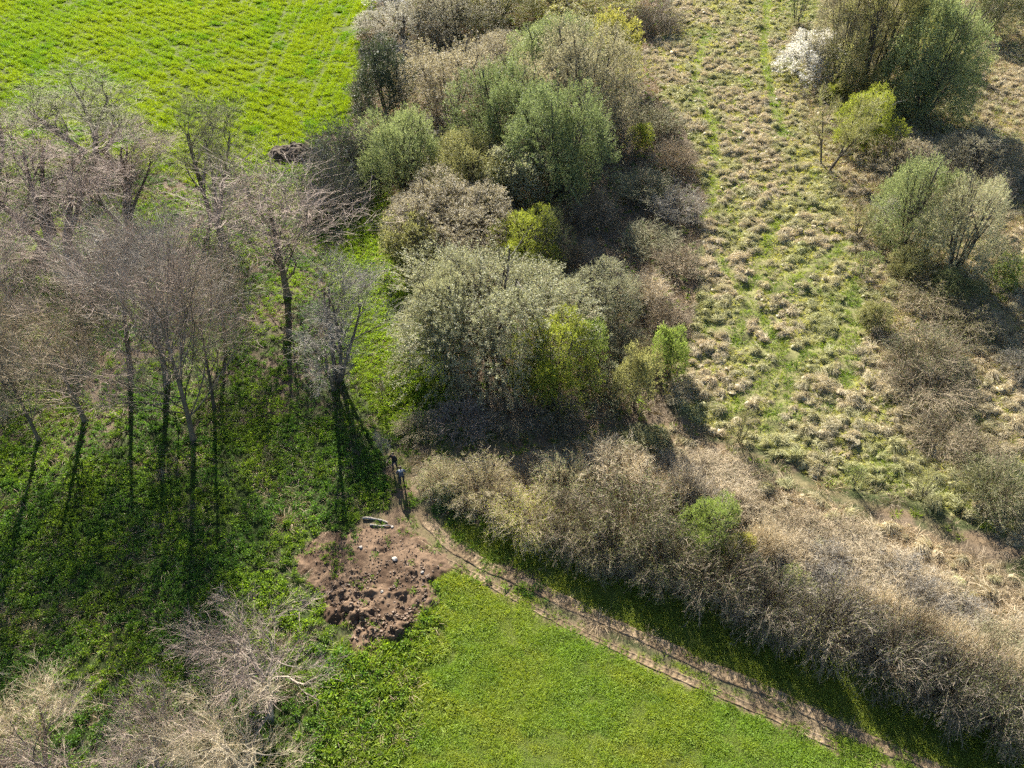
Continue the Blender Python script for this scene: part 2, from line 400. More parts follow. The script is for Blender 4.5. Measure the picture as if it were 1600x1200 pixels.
# wheel track: two strips with tyre-tread relief
def resample(line, step):
    d = np.concatenate([[0], np.cumsum(np.linalg.norm(np.diff(line, axis=0), axis=1))])
    s = np.arange(0, d[-1], step)
    p = np.stack([np.interp(s, d, line[:, 0]), np.interp(s, d, line[:, 1])], 1)
    k = np.ones(25) / 25
    p2 = np.stack([np.convolve(np.pad(p[:, i], 12, 'edge'), k, 'valid') for i in (0, 1)], 1)
    return s, p2
tv, tf, tcol = [], [], []; off = 0
for line, wid, sd_ in ((RUT_R, .42, 5), (RUT_L, .24, 6)):
    s, p = resample(line, .07)
    t = nrm(np.gradient(p, axis=0)); nn = np.stack([-t[:, 1], t[:, 0]], 1)
    cr = np.linspace(-1, 1, 15)
    wv = wid * (0.55 + .9 * fbm(s, s * 0, 1.1, sd_, 4))
    P = p[:, None] + nn[:, None] * (cr[None, :, None] * wv[:, None, None])
    x, y = P[..., 0], P[..., 1]
    tread = .028 * np.sin(s[:, None] * 2 * math.pi / .34 + 1.5 * np.abs(cr)[None]) * smooth(.45, .6, fbm(x, y, 3.0, 91, 2) + .1)
    prof = -.05 + .035 * np.exp(-((np.abs(cr) - .7) / .22) ** 2) - .10 * smooth(.86, 1.0, np.abs(cr))
    z = gz(x, y) + .062 + prof[None] * (.7 + .6 * fbm(x, y, 1.0, 92, 3)) + tread * (1 - smooth(.5, .7, np.abs(cr)))[None] + .05 * (fbm(x, y, .4, 93, 2) - .5)
    n, m = x.shape
    tv.append(np.stack([x, y, z], -1).reshape(-1, 3))
    ii = off + np.arange(n - 1)[:, None] * m + np.arange(m - 1)[None]
    tf.append(np.stack([ii, ii + 1, ii + m + 1, ii + m], -1).reshape(-1, 4)); off += n * m
    tcol.append(mix((0.12, 0.085, 0.05), (0.20, 0.148, 0.092), smooth(.3, .7, fbm(x, y, .7, 94, 3))).reshape(-1, 3))
me = mesh_np('dirt_track', np.concatenate(tv), [np.concatenate(tf)], [M_GROUND], smooth_shade=True)
ca = me.attributes.new('ground_colour', 'FLOAT_COLOR', 'POINT'); tcol = np.concatenate(tcol)
ca.data.foreach_set('color', np.concatenate([tcol, np.ones((len(tcol), 1))], 1).astype(np.float32).ravel())
tag(obj('dirt_track', me), 'pale dirt wheel track along the field edge', kind='structure')

# ------------------------------------------------------------------ branching generators (numpy, one prototype mesh shared by copies)
def grow(par, prad, n, t0, t1, l0, l1, ang, trop, P, rfac, wob=.12, lenfall=.0, gravity=None):
    """children on each parent path"""
    N, PP, _ = par.shape
    t = t0 + (t1 - t0) * ((np.arange(n)[None, :] + rng.random((N, n))) / n)
    f = t * (PP - 1); i = np.minimum(f.astype(int), PP - 2); fr = (f - i)[..., None]
    a = np.arange(N)[:, None]
    base = par[a, i] * (1 - fr) + par[a, i + 1] * fr
    pr = prad[a, i] * (1 - fr[..., 0]) + prad[a, i + 1] * fr[..., 0]
    tan = nrm(par[a, i + 1] - par[a, i])
    rnd = rng.normal(size=tan.shape); perp = nrm(rnd - (rnd * tan).sum(-1, keepdims=True) * tan)
    an = ang * (0.7 + .6 * rng.random((N, n, 1)))
    d = tan * np.cos(an) + perp * np.sin(an)
    L = (l0 + (l1 - l0) * rng.random((N, n))) * (1 - lenfall * t)
    base = base.reshape(-1, 3); d = d.reshape(-1, 3); L = L.reshape(-1); pr = pr.reshape(-1)
    pts = [base]; cur = base
    for k in range(1, P):
        d = nrm(d + wob * rng.normal(size=d.shape) + np.array([0, 0, trop]) + (0 if gravity is None else gravity * k))
        cur = cur + d * (L / (P - 1))[:, None]; pts.append(cur)
    path = np.stack(pts, 1)
    r0 = np.minimum(pr * .85, pr * rfac + .0)
    rad = r0[:, None] * np.linspace(1, .35, P)[None]
    return path, rad

PROTO = {}
def bare_tree(name, seed, H=12.0, stems=1, fork=.42, spread=.75, lim=11, wob=.13, r0=.13, trop=.10, tw=.007, n2=8, n3=8, n4=7, lean=.04, limb_l=.42, crown_up=.07, rl=.55):
    global rng
    rng = np.random.default_rng(seed)
    P = 9
    az = rng.random(stems) * 6.28 + np.arange(stems) * 2.4
    out = .04 if stems == 1 else .30
    d = nrm(np.stack([np.cos(az) * out * (0.4 + rng.random(stems)), np.sin(az) * out * (.4 + rng.random(stems)), np.ones(stems)], 1))
    base = np.stack([np.cos(az), np.sin(az), np.zeros(stems)], 1) * (0 if stems == 1 else .28)
    base[:, 2] = -.3
    pts = [base]; cur = base
    hh = H * (.72 if stems == 1 else .8)
    for k in range(1, P):
        d = nrm(d + lean * rng.normal(size=d.shape) + np.array([0, 0, .05])); cur = cur + d * hh / (P - 1); pts.append(cur)
    tr = np.stack(pts, 1)
    rb = r0 if stems == 1 else r0 * .55
    rad = rb * np.linspace(1, .32, P)[None] * np.ones((stems, 1)); rad[:, 0] *= 1.45
    trunk, crown = Geo(), Geo()
    trunk.tubes(tr, rad, 8)
    l1, r1 = grow(tr, rad, lim if stems == 1 else max(4, lim // 2), fork, 1.0, H * limb_l * .75, H * limb_l * 1.2, spread, trop, 8, rl, wob, .35)
    trunk.tubes(l1, r1, 5)
    l2, r2 = grow(l1, r1, n2, .18, 1.0, H * .12, H * .24, .5, trop * 1.3, 6, .55, wob * .7)
    crown.tubes(l2, np.maximum(r2, .008), 3)
    l3, r3 = grow(l2, r2, n3, .2, 1.0, H * .06, H * .12, .6, crown_up, 4, .6, .16)
    crown.ribbons(l3, np.maximum(r3 * 1.6, tw * 1.2), 1)
    l4, r4 = grow(l3, r3, n4, .15, 1.0, H * .03, H * .075, .6, crown_up, 3, .6, .2)
    crown.ribbons(l4, np.full(l4.shape[:2], tw) * np.array([1, .9, .5]), 1)
    allp = np.concatenate([l3.reshape(-1, 3), l4.reshape(-1, 3)])
    width = np.percentile(np.hypot(allp[:, 0], allp[:, 1]), 93) * 2; top = np.percentile(allp[:, 2], 99)
    PROTO[name] = dict(parts=[('trunk', trunk.mesh(name + '_trunk', [None])), ('crown', crown.mesh(name + '_crown', [None, None]))], W=width, H=top, tris=0)

def lumpy_dome(n, R, H, lobes, seed, shell=.7):
    """points in a lumpy dome (many lobes), biased to its outside"""
    r = np.random.default_rng(seed)
    ca = r.random(lobes) * 6.28; cr = np.sqrt(r.random(lobes)) * .72
    ch = (1 - cr ** 2) ** .5 * (.55 + .35 * r.random(lobes))
    cen = np.stack([np.cos(ca) * cr * R, np.sin(ca) * cr * R, ch * H * .72], 1)
    low = r.random(lobes) < .5; cr = np.where(low, .5 + .28 * r.random(lobes), cr); ch = np.where(low, .10 + .32 * r.random(lobes), ch)
    cen = np.stack([np.cos(ca) * cr * R, np.sin(ca) * cr * R, ch * H * .72], 1)
    sz = (.26 + .22 * r.random(lobes))
    k = r.integers(0, lobes, n)
    d = nrm(r.normal(size=(n, 3))); d[:, 2] = np.where(d[:, 2] < -.35, -d[:, 2], d[:, 2])
    rad = (shell + (1 - shell) * r.random(n) ** .5) * sz[k]
    rad = rad * (1 + .07 * r.normal(size=n) + .2 * (r.random(n) < .06))
    p = cen[k] + d * rad[:, None] * np.array([R, R, H * .75])
    keep = (p[:, 2] > .02 * H)
    depth = np.ones(n)
    for j in range(lobes):                          # thin out what lies deep inside another lobe
        q = (p - cen[j]) / (sz[j] * np.array([R, R, H * .75])); q = np.linalg.norm(q, axis=1)
        depth = np.minimum(depth, np.where(k == j, 1, q))
    keep &= (depth > .72) | (r.random(n) < .22)
    return p[keep], d[keep]
def leaf_bush(name, seed, R=4.0, H=5.0, lobes=14, tips=3200, lpt=9, leaf=.13, twig=.012, stems=9, up=.35, cover=.75, aspect=.6, stem_r=.09):
    global rng
    rng = np.random.default_rng(seed)
    tips_p, tips_d = lumpy_dome(tips * 2, R, H, lobes, seed)
    sel = rng.permutation(len(tips_p))[:tips]; tp, td = tips_p[sel], tips_d[sel]
    n = len(tp)
    st, fo = Geo(), Geo()
    az = np.arange(stems) * 2.4 + rng.random(stems); P = 6
    tgt = np.stack([np.cos(az) * R * .6 * rng.random(stems) ** .5, np.sin(az) * R * .6 * rng.random(stems) ** .5, H * (.55 + .25 * rng.random(stems))], 1)
    b = tgt * np.array([.12, .12, 0]); b[:, 2] = -.2
    tt = np.linspace(0, 1, P)[None, :, None]
    path = b[:, None] * (1 - tt) + tgt[:, None] * tt + rng.normal(size=(stems, P, 3)) * .06 * R * .25 * np.sin(tt * math.pi)
    srad = stem_r * np.linspace(1, .4, P)[None] * np.ones((stems, 1))
    st.tubes(path, srad, 6)
    l1, r1 = grow(path, srad, 8, .3, 1, R * .3, R * .55, .7, .08, 5, .5, .15)
    st.tubes(l1, r1, 4)
    inward = nrm(np.array([0, 0, H * .25]) - tp) * .6 - td * .5 + rng.normal(size=(n, 3)) * .25
    inward = nrm(inward); L = (.28 + .3 * rng.random((n, 1))) * R * .28
    tw = np.stack([tp + inward * L, tp + inward * L * .5 + rng.normal(size=(n, 3)) * .05, tp], 1)
    fo.ribbons(tw, np.full((n, 3), twig) * np.array([1, .8, .4]), 1)
    m = int(n * lpt); k = rng.integers(0, n, m); s = rng.random((m, 1)) ** 1.6
    lp = tp[k] + inward[k] * L[k] * s + rng.normal(size=(m, 3)) * leaf * .55
    fo.leaves(lp, leaf, up, 0, dirs=td[k] * .4, aspect=aspect)
    PROTO[name] = dict(parts=[('stems', st.mesh(name + '_stems', [None])), ('foliage', fo.mesh(name + '_foliage', [None, None]))], W=np.percentile(np.hypot(tp[:, 0], tp[:, 1]), 95) * 2, H=np.percentile(tp[:, 2], 99))
def twig_bush(name, seed, R=2.0, H=2.4, stems=150, side=9, sub=4, width=.012, arch=.0, leafn=0, leaf=.07, spread=.5):
    """thicket of fine upright or arching stems"""
    global rng
    rng = np.random.default_rng(seed)
    st, tw = Geo(), Geo(); P = 6
    a = rng.random(stems) * 6.28; r = np.sqrt(rng.random(stems)) * R * .6
    b = np.stack([np.cos(a) * r, np.sin(a) * r, np.full(stems, -.1)], 1)
    d = nrm(np.stack([np.cos(a) * spread * (r / R + .15), np.sin(a) * spread * (r / R + .15), np.ones(stems)], 1) + rng.normal(size=(stems, 3)) * .18)
    L = H * (.65 + .45 * rng.random(stems)) * (1.05 - .35 * (r / R / .6) ** 2)
    pts = [b]; cur = b
    for k in range(1, P):
        d = nrm(d + rng.normal(size=d.shape) * .10 + np.array([0, 0, -arch * k])); cur = cur + d * (L / (P - 1))[:, None]
        cur[:, 2] = np.maximum(cur[:, 2], .06); pts.append(cur)
    path = np.stack(pts, 1)
    rad = (.014 + .012 * rng.random((stems, 1))) * np.linspace(1, .4, P)[None]
    st.tubes(path, rad, 3)
    l2, r2 = grow(path, rad, side, .25, 1, H * .12, H * .3, .6, .04 - arch * .3, 4, .7, .18)
    tw.ribbons(l2, np.maximum(r2 * 1.6, width * 1.2), 0)
    l3, r3 = grow(l2, r2, sub, .2, 1, H * .05, H * .13, .7, .02, 3, .7, .25)
    tw.ribbons(l3, np.full(l3.shape[:2], width), 0)
    if leafn:
        src = l3.reshape(-1, 3); k = rng.integers(0, len(src), leafn)
        tw.leaves(src[k] + rng.normal(size=(leafn, 3)) * .05, leaf, .3, 1)
    else:
        tw.leaves(l3[:3, 1], .03, .3, 1)
    PROTO[name] = dict(parts=[('stems', st.mesh(name + '_stems', [None])), ('twigs', tw.mesh(name + '_twigs', [None, None]))], W=np.percentile(np.hypot(l3[..., 0], l3[..., 1]), 94) * 2, H=np.percentile(l3[..., 2], 98))

bare_tree('tall1', 11, lim=26, fork=.20, spread=.62, trop=.09, limb_l=.58, n2=8, n3=7, n4=4, crown_up=.2, rl=.33, lean=.018)
bare_tree('tall2', 12, lim=24, fork=.22, spread=.54, trop=.10, limb_l=.54, n2=8, n3=7, n4=4, crown_up=.2, rl=.33, lean=.018)
bare_tree('tall3', 13, lim=22, fork=.22, spread=.48, trop=.11, limb_l=.52, n2=8, n3=7, n4=4, crown_up=.22, rl=.33, lean=.018)
bare_tree('multi1', 14, H=9, stems=6, fork=.3, lim=10, spread=.45, r0=.24, trop=.16, n2=8, n3=8, n4=5, limb_l=.34)
bare_tree('multi2', 15, H=9, stems=5, fork=.25, lim=10, spread=.55, r0=.24, trop=.12, n2=8, n3=8, n4=6, limb_l=.36)
bare_tree('oak', 16, H=8, stems=1, fork=.17, lim=22, spread=1.08, wob=.28, r0=.16, trop=.09, n2=8, n3=8, n4=5, limb_l=.5, lean=.12, crown_up=.14, tw=.008, rl=.6)
bare_tree('sapling', 17, H=6, stems=4, fork=.3, lim=8, spread=.4, r0=.12, trop=.15, n2=6, n3=7, n4=5, limb_l=.36, tw=.011)
leaf_bush('dome1', 21, R=5.5, H=8.5, leaf=.085, lpt=24, lobes=26, tips=4600, stem_r=.11)
leaf_bush('dome2', 22, R=4.5, H=9.5, lobes=26, leaf=.088, lpt=21, tips=4300)
leaf_bush('dome3', 23, R=4.0, H=7.5, lobes=20, tips=3200, lpt=21, leaf=.085)
leaf_bush('dome4', 24, R=4.8, H=8.0, lobes=30, leaf=.085, lpt=21, tips=4300)
leaf_bush('airy', 25, R=4.6, H=9.5, lobes=24, leaf=.09, lpt=14, tips=4600, twig=.015, stems=12)
leaf_bush('small1', 26, R=1.9, H=4.6, lobes=20, tips=1300, lpt=14, leaf=.095, stems=6, stem_r=.04)
leaf_bush('small2', 27, R=1.9, H=5.0, lobes=26, tips=1300, lpt=14, leaf=.09, stems=6, stem_r=.04)
leaf_bush('smallairy', 28, R=1.9, H=4.0, lobes=18, tips=1200, lpt=5, leaf=.06, stems=8, stem_r=.035, twig=.014)
twig_bush('twiggy1', 31, H=2.8); twig_bush('twiggy2', 32, H=3.2, arch=.03, spread=.8); twig_bush('twiggy3', 33, H=3.2, stems=120, leafn=1500, leaf=.07)
twig_bush('bramble1', 34, R=2.1, H=3.4, stems=150, arch=.09, spread=.9, side=8, sub=4, leafn=9000, leaf=.09)
twig_bush('bramble2', 35, R=2.1, H=3.4, stems=160, arch=.10, spread=1.0, side=8, sub=4, leafn=4500, leaf=.08)

# ------------------------------------------------------------------ plant materials
BARK = plant_mat('grey_bark', (0.06, 0.052, 0.04), (0.125, 0.11, 0.085), spec=.08)
BARK_PALE = plant_mat('pale_bark', (0.17, 0.145, 0.11), (0.30, 0.26, 0.20), spec=.05)
BARK_DARK = plant_mat('dark_bark', (0.055, 0.047, 0.04), (0.11, 0.095, 0.08))
TW_PINK = plant_mat('pinkish_twigs', (0.235, 0.18, 0.145), (0.38, 0.30, 0.245), spec=.05)
TW_BRN = plant_mat('brown_twigs', (0.21, 0.165, 0.105), (0.375, 0.305, 0.205), spec=.05)
TW_GREY = plant_mat('grey_twigs', (0.18, 0.165, 0.14), (0.33, 0.30, 0.25), spec=.05)
TW_OLIVE = plant_mat('olive_twigs', (0.16, 0.15, 0.085), (0.30, 0.285, 0.165), spec=.05)
TW_STRAW = plant_mat('straw_twigs', (0.38, 0.31, 0.20), (0.60, 0.51, 0.36), .22, (1, .95, .8))
TW_DARK = plant_mat('dark_twigs', (0.15, 0.12, 0.085), (0.29, 0.24, 0.17), spec=.05)
TW_SLATE = plant_mat('slate_twigs', (0.085, 0.082, 0.085), (0.20, 0.195, 0.195), spec=.05)
TW_GREYBR = plant_mat('grey_brown_twigs', (0.11, 0.095, 0.075), (0.235, 0.205, 0.165), spec=.05)
def leafm(name, a, b, c=None, tr=.4, tc=(1.15, 1.12, .8)): return plant_mat(name, a, b, tr, tc, c2=c)
LF = {
 'cream': leafm('cream_catkin_leaves', (0.19, 0.20, 0.12), (0.31, 0.315, 0.205), (0.42, 0.41, 0.30)),
 'sage': leafm('sage_leaves', (0.13, 0.17, 0.07), (0.27, 0.32, 0.15), (0.38, 0.40, 0.22)),
 'green': leafm('mid_green_leaves', (0.085, 0.12, 0.05), (0.19, 0.235, 0.105), (0.29, 0.33, 0.17)),
 'olive': leafm('olive_leaves', (0.15, 0.15, 0.06), (0.28, 0.28, 0.12), (0.38, 0.36, 0.18)),
 'buff': leafm('buff_bud_leaves', (0.19, 0.165, 0.115), (0.34, 0.30, 0.215), (0.48, 0.43, 0.33)),
 'grey': leafm('grey_bud_leaves', (0.17, 0.16, 0.11), (0.31, 0.29, 0.21), (0.42, 0.39, 0.30)),
 'lime': leafm('lime_leaves', (0.15, 0.19, 0.02), (0.29, 0.33, 0.045), (0.40, 0.42, 0.08), .5),
 'yellow': leafm('yellow_leaves', (0.22, 0.22, 0.05), (0.36, 0.35, 0.09), (0.50, 0.46, 0.15), .45),
 'fresh': leafm('fresh_green_leaves', (0.12, 0.18, 0.04), (0.24, 0.31, 0.075), (0.36, 0.40, 0.13), .45),
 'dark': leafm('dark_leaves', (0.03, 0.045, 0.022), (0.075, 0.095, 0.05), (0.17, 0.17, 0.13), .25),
 'bramble': leafm('bramble_leaves', (0.07, 0.095, 0.035), (0.17, 0.19, 0.075), (0.28, 0.25, 0.12), .3),
 'white': leafm('white_blossom', (0.42, 0.41, 0.38), (0.72, 0.70, 0.68), None, .3),
 'none': TW_BRN,
}

# ------------------------------------------------------------------ placing things
def put(name, proto, x, y, w, h, rot, mats, label, cat, group=None, names=None):
    """mats: (stem, leaf-or-branch, twig)"""
    p = PROTO[proto]
    e = empty(name, (x, y, float(gz(x, y)) - .03))
    e.rotation_euler = (0, 0, rot); e.scale = (w / p['W'], w / p['W'], h / p['H'])
    tag(e, label, cat, group)
    for (pn, me), mm in zip(p['parts'], ((mats[0],), mats[1:])):
        if len(me.materials) and me.materials[0] is None:
            for i, q in enumerate(mm): me.materials[i] = q
        o = obj((names or {}).get(pn, pn), me, e)
        for i, q in enumerate(mm):
            o.material_slots[i].link = 'OBJECT'; o.material_slots[i].material = q
    return e
def tree(u, v, vt, wpx, proto, mats, label, name='bare_tree', rot=None, group=None):
    """trunk foot at pixel u,v; crown top at pixel row vt; crown wpx wide"""
    x, y = (float(t) for t in G(u, v))
    h = 1.5                      # height whose crown ellipsoid reaches row vt
    while h < 30:
        cu, cv = px(x, y, h * .6); d = y * CP + (CAM_H - h * .6) * SP; sc = F_PX / d
        el = elev_at(cv); R = wpx / 2 / sc
        if cv - sc * math.hypot(R * .85 * math.sin(el), .40 * h * math.cos(el)) < vt: break
        h += .1
    rot = random.random() * 6.28 if rot is None else rot
    ob = put(name, proto, x, y, wpx * (1.28 if group == A_ else 1.1) / sc, h, rot, mats, label, 'tree', group)
    if group == A_ and u < 380: ob.rotation_mode = 'ZYX'; ob.rotation_euler = (random.gauss(0, .03), .10 + random.gauss(0, .03), rot)
    return ob
def bush(u, vt, vb, wpx, proto, mats, label, name='shrub', cat='shrub', group=None, rot=None, names=None, hf=1.0):
    """crown spans rows vt..vb, wpx wide"""
    R = wpx / 2 / scale_at((vt + 2 * vb) / 3)
    e = elev_at(vb); vbc = vb - R * math.sin(e) * scale_at(vb) * .85
    sc = scale_at(vbc); e = elev_at(vbc)
    q = ((vbc - vt) / sc) ** 2 - (R * math.sin(e)) ** 2
    h = math.sqrt(max(q, (R * .45) ** 2)) / math.cos(e)
    h *= hf
    x, y = (float(t) for t in G(u, vbc))
    # a tall thing leans away from the nadir: shift the foot so that the middle of the crown sits at u
    x = x * (CAM_H - h * .5) / CAM_H
    rot = random.random() * 6.28 if rot is None else rot
    return put(name, proto, x, y, 2 * R, h, rot, mats, label, cat, group, names)

A_ = 'bare trees of the wood'
B_P, B_B, B_G = (BARK, TW_GREY, TW_PINK), (BARK, TW_GREY, TW_BRN), (BARK, TW_GREY, TW_GREY)
B_O = (BARK, BARK, TW_OLIVE)
for t in [
 (303, 690, 325, 270, 'tall1', (BARK, BARK, TW_PINK), 'tallest bare tree with the broadest pinkish crown, in the middle of the wood'),
 (262, 600, 345, 190, 'tall2', B_G, 'bare grey tree with an upright dark trunk just behind the broadest crown'),
 (205, 585, 335, 190, 'tall3', B_P, 'slim bare tree with a pinkish crown left of the broadest crown'),
 (62, 690, 430, 180, 'tall1', B_B, 'tall bare brown tree by the left edge casting a broad trunk shadow'),
 (135, 660, 470, 165, 'tall2', (BARK, TW_BRN, TW_BRN), 'bare tree with pale arching branches between two long trunk shadows'),
 (8, 600, 385, 170, 'tall3', B_P, 'pinkish bare tree cut by the left edge, half way up'),
 (85, 378, 205, 190, 'multi1', (BARK, BARK, TW_PINK), 'many-stemmed bare tree fanning out below the crop field at the far left'),
 (190, 345, 215, 180, 'multi2', B_P, 'low pinkish bare tree between the two many-stemmed trees at the field edge'),
 (335, 350, 180, 165, 'multi2', B_O, 'many-stemmed greenish bare tree standing out against the crop field'),
 (148, 235, 122, 150, 'multi1', B_O, 'thin pale bare tree at the crop field edge, second from the left'),
 (5, 225, 95, 130, 'multi2', B_B, 'bare tree at the crop field edge cut by the left frame edge'),
 (450, 466, 255, 215, 'tall2', (BARK, BARK, TW_PINK), 'bare tree with a single clear trunk and pinkish crown beside the dark bramble'),
 (523, 602, 436, 185, 'multi2', (BARK, BARK, TW_GREY), 'grey many-stemmed bare tree casting a fan of stripes on the green'),
 (335, 640, 420, 120, 'tall3', B_B, 'slender bare brown tree at the right edge of the broadest crown'),
 (30, 500, 335, 160, 'tall2', B_P, 'reddish bare tree behind the left-hand wood edge'),
 (352, 525, 385, 130, 'tall3', B_B, 'brown bare tree filling the gap right of the broadest crown'),
 (232, 470, 345, 150, 'tall1', B_G, 'grey bare tree farther back, directly behind the broadest crown'),
 (130, 480, 350, 150, 'tall1', B_P, 'reddish-grey bare tree between the left edge and the broadest crown'),
]: tree(*t[:6], t[6], group=A_)
tree(424, 1128, 965, 265, 'oak', (BARK_PALE, BARK_PALE, TW_PINK), 'low spreading bare tree with pale crooked branches at the bottom of the wood', rot=.6)
for t in [
 (250, 1262, 1110, 220, 'oak', (BARK_PALE, TW_STRAW, TW_PINK), 'pinkish bare tree cut by the bottom edge below the spreading pale tree'),
 (400, 1275, 1115, 240, 'oak', (BARK_PALE, TW_STRAW, TW_STRAW), 'pale twiggy crown at the bottom edge beside the lush green strip'),
 (60, 1235, 1065, 230, 'multi2', (BARK, TW_STRAW, TW_STRAW), 'pale twiggy bare tree in the bottom left corner'),
 (-30, 1150, 1030, 130, 'multi1', (BARK, TW_STRAW, TW_GREY), 'grey twiggy tree cut by the left edge near the bottom corner'),
 (140, 1300, 1140, 220, 'oak', (BARK, TW_STRAW, TW_PINK), 'pinkish low crown along the bottom edge next to the corner tree')
]: tree(*t[:6], t[6], group='bare trees along the bottom edge')
tree(1290, 264, 152, 105, 'sapling', (BARK, TW_OLIVE, LF['olive']), 'lone bare sapling casting a forked shadow on the tussock meadow', name='sapling')
tree(603, 715, 672, 26, 'sapling', (BARK_PALE, TW_GREY, TW_GREY), 'thin pale bare sapling just behind the two people', name='sapling')
tree(597, 632, 588, 12, 'sapling', (BARK_DARK, TW_DARK, TW_DARK), 'thin dark bare stem on the bright green strip', name='sapling')

T_ = 'trees and shrubs of the central thicket'
D = [
 (620, 5, 85, 130, 'airy', 'grey', 'grey twiggy crown at the top of the thicket beside the crop field'),
 (700, -25, 75, 130, 'airy', 'grey', 'grey-brown crown at the top edge, left of the yellow tree'),
 (770, -20, 65, 110, 'dome3', 'olive', 'olive-grey crown at the top edge touching the yellow tree'),
 (890, -30, 55, 185, 'dome1', 'yellow', 'broad yellow-flowering tree at the top edge of the thicket'),
 (600, -22, 20, 60, 'small1', 'white', 'white blossoming shrub at the top corner of the crop field'),
 (975, 28, 140, 65, 'small2', 'yellow', 'narrow yellow tree on the meadow side at the top of the thicket'),
 (870, 40, 170, 130, 'dome4', 'sage', 'grey-green dome just below the broad yellow tree'),
 (930, 60, 245, 130, 'dome2', 'grey', 'tall grey dome on the meadow side below the narrow yellow tree'),
 (800, 58, 150, 125, 'dome4', 'buff', 'buff dome between the grey dome and the broad buff crown'),
 (692, 78, 225, 150, 'dome2', 'buff', 'broad buff crown facing the dark ivy-clad tree'),
 (585, 78, 212, 80, 'small2', 'dark', 'dark ivy-clad tree with a yellowish top at the corner of the crop field'),
 (830, 105, 250, 110, 'dome3', 'buff', 'small buff crown tucked behind the large green dome'),
 (795, 118, 290, 150, 'dome1', 'green', 'mid-green dome forming the upper left of the large green crown'),
 (885, 150, 350, 135, 'dome2', 'green', 'large mid-green dome overhanging the dark gap of the thicket'),
 (690, 180, 250, 100, 'dome3', 'buff', 'brownish crown between the pale round willow and the large green dome'),
 (615, 185, 325, 112, 'dome1', 'sage', 'pale round willow beside the bright green strip'),
 (735, 215, 345, 130, 'dome4', 'olive', 'olive-buff dome in the middle of the thicket'),
 (800, 238, 350, 90, 'small1', 'cream', 'pale cream-green crown at the foot of the large green dome'),
 (695, 285, 440, 170, 'dome2', 'buff', 'broad brownish-buff dome above the cream willow'),
 (632, 345, 450, 80, 'small1', 'olive', 'yellow-olive bush at the left side of the broad brownish dome'),
 (825, 335, 445, 95, 'dome3', 'lime', 'bright lime bush with a dark base behind the cream willow'),
 (870, 335, 430, 60, 'smallairy', 'bramble', 'thin green shrub at the edge of the dark gap'),
 (765, 398, 650, 255, 'dome1', 'cream', 'largest cream-flowered willow at the front of the thicket'),
 (690, 440, 600, 100, 'dome3', 'cream', 'smaller cream willow lobe beside the bright green strip'),
 (872, 503, 655, 115, 'dome3', 'lime', 'vivid lime bush at the front right of the cream willow'),
 (935, 412, 530, 115, 'airy', 'cream', 'pale beige willow right of the largest cream willow'),
 (922, 500, 595, 50, 'small2', 'fresh', 'small fresh green bush between the lime bush and the beige willow'),
 (1003, 545, 655, 55, 'small1', 'olive', 'narrow yellow-green bush at the foot of the thicket near the meadow'),
 (950, 570, 660, 95, 'smallairy', 'bramble', 'loose olive shrub right of the vivid lime bush'),
 (1056, 515, 605, 48, 'small1', 'fresh', 'small fresh green tree standing alone at the meadow corner'),
 (1005, 195, 245, 35, 'small2', 'lime', 'small lime shrub in the brown scrub edging the meadow'),
]
for u, vt, vb, w, pr, lf, lab in D:
    big = w > 95
    bush(u, vt, vb, w * 1.26, pr, (BARK_DARK, LF[lf], TW_BRN if lf in ('buff', 'grey', 'cream') else TW_OLIVE), lab,
         name='willow_tree' if big else 'leafy_shrub', cat='tree' if big else 'shrub', group=T_,
         names={'stems': 'trunk', 'foliage': 'crown'} if big else None)

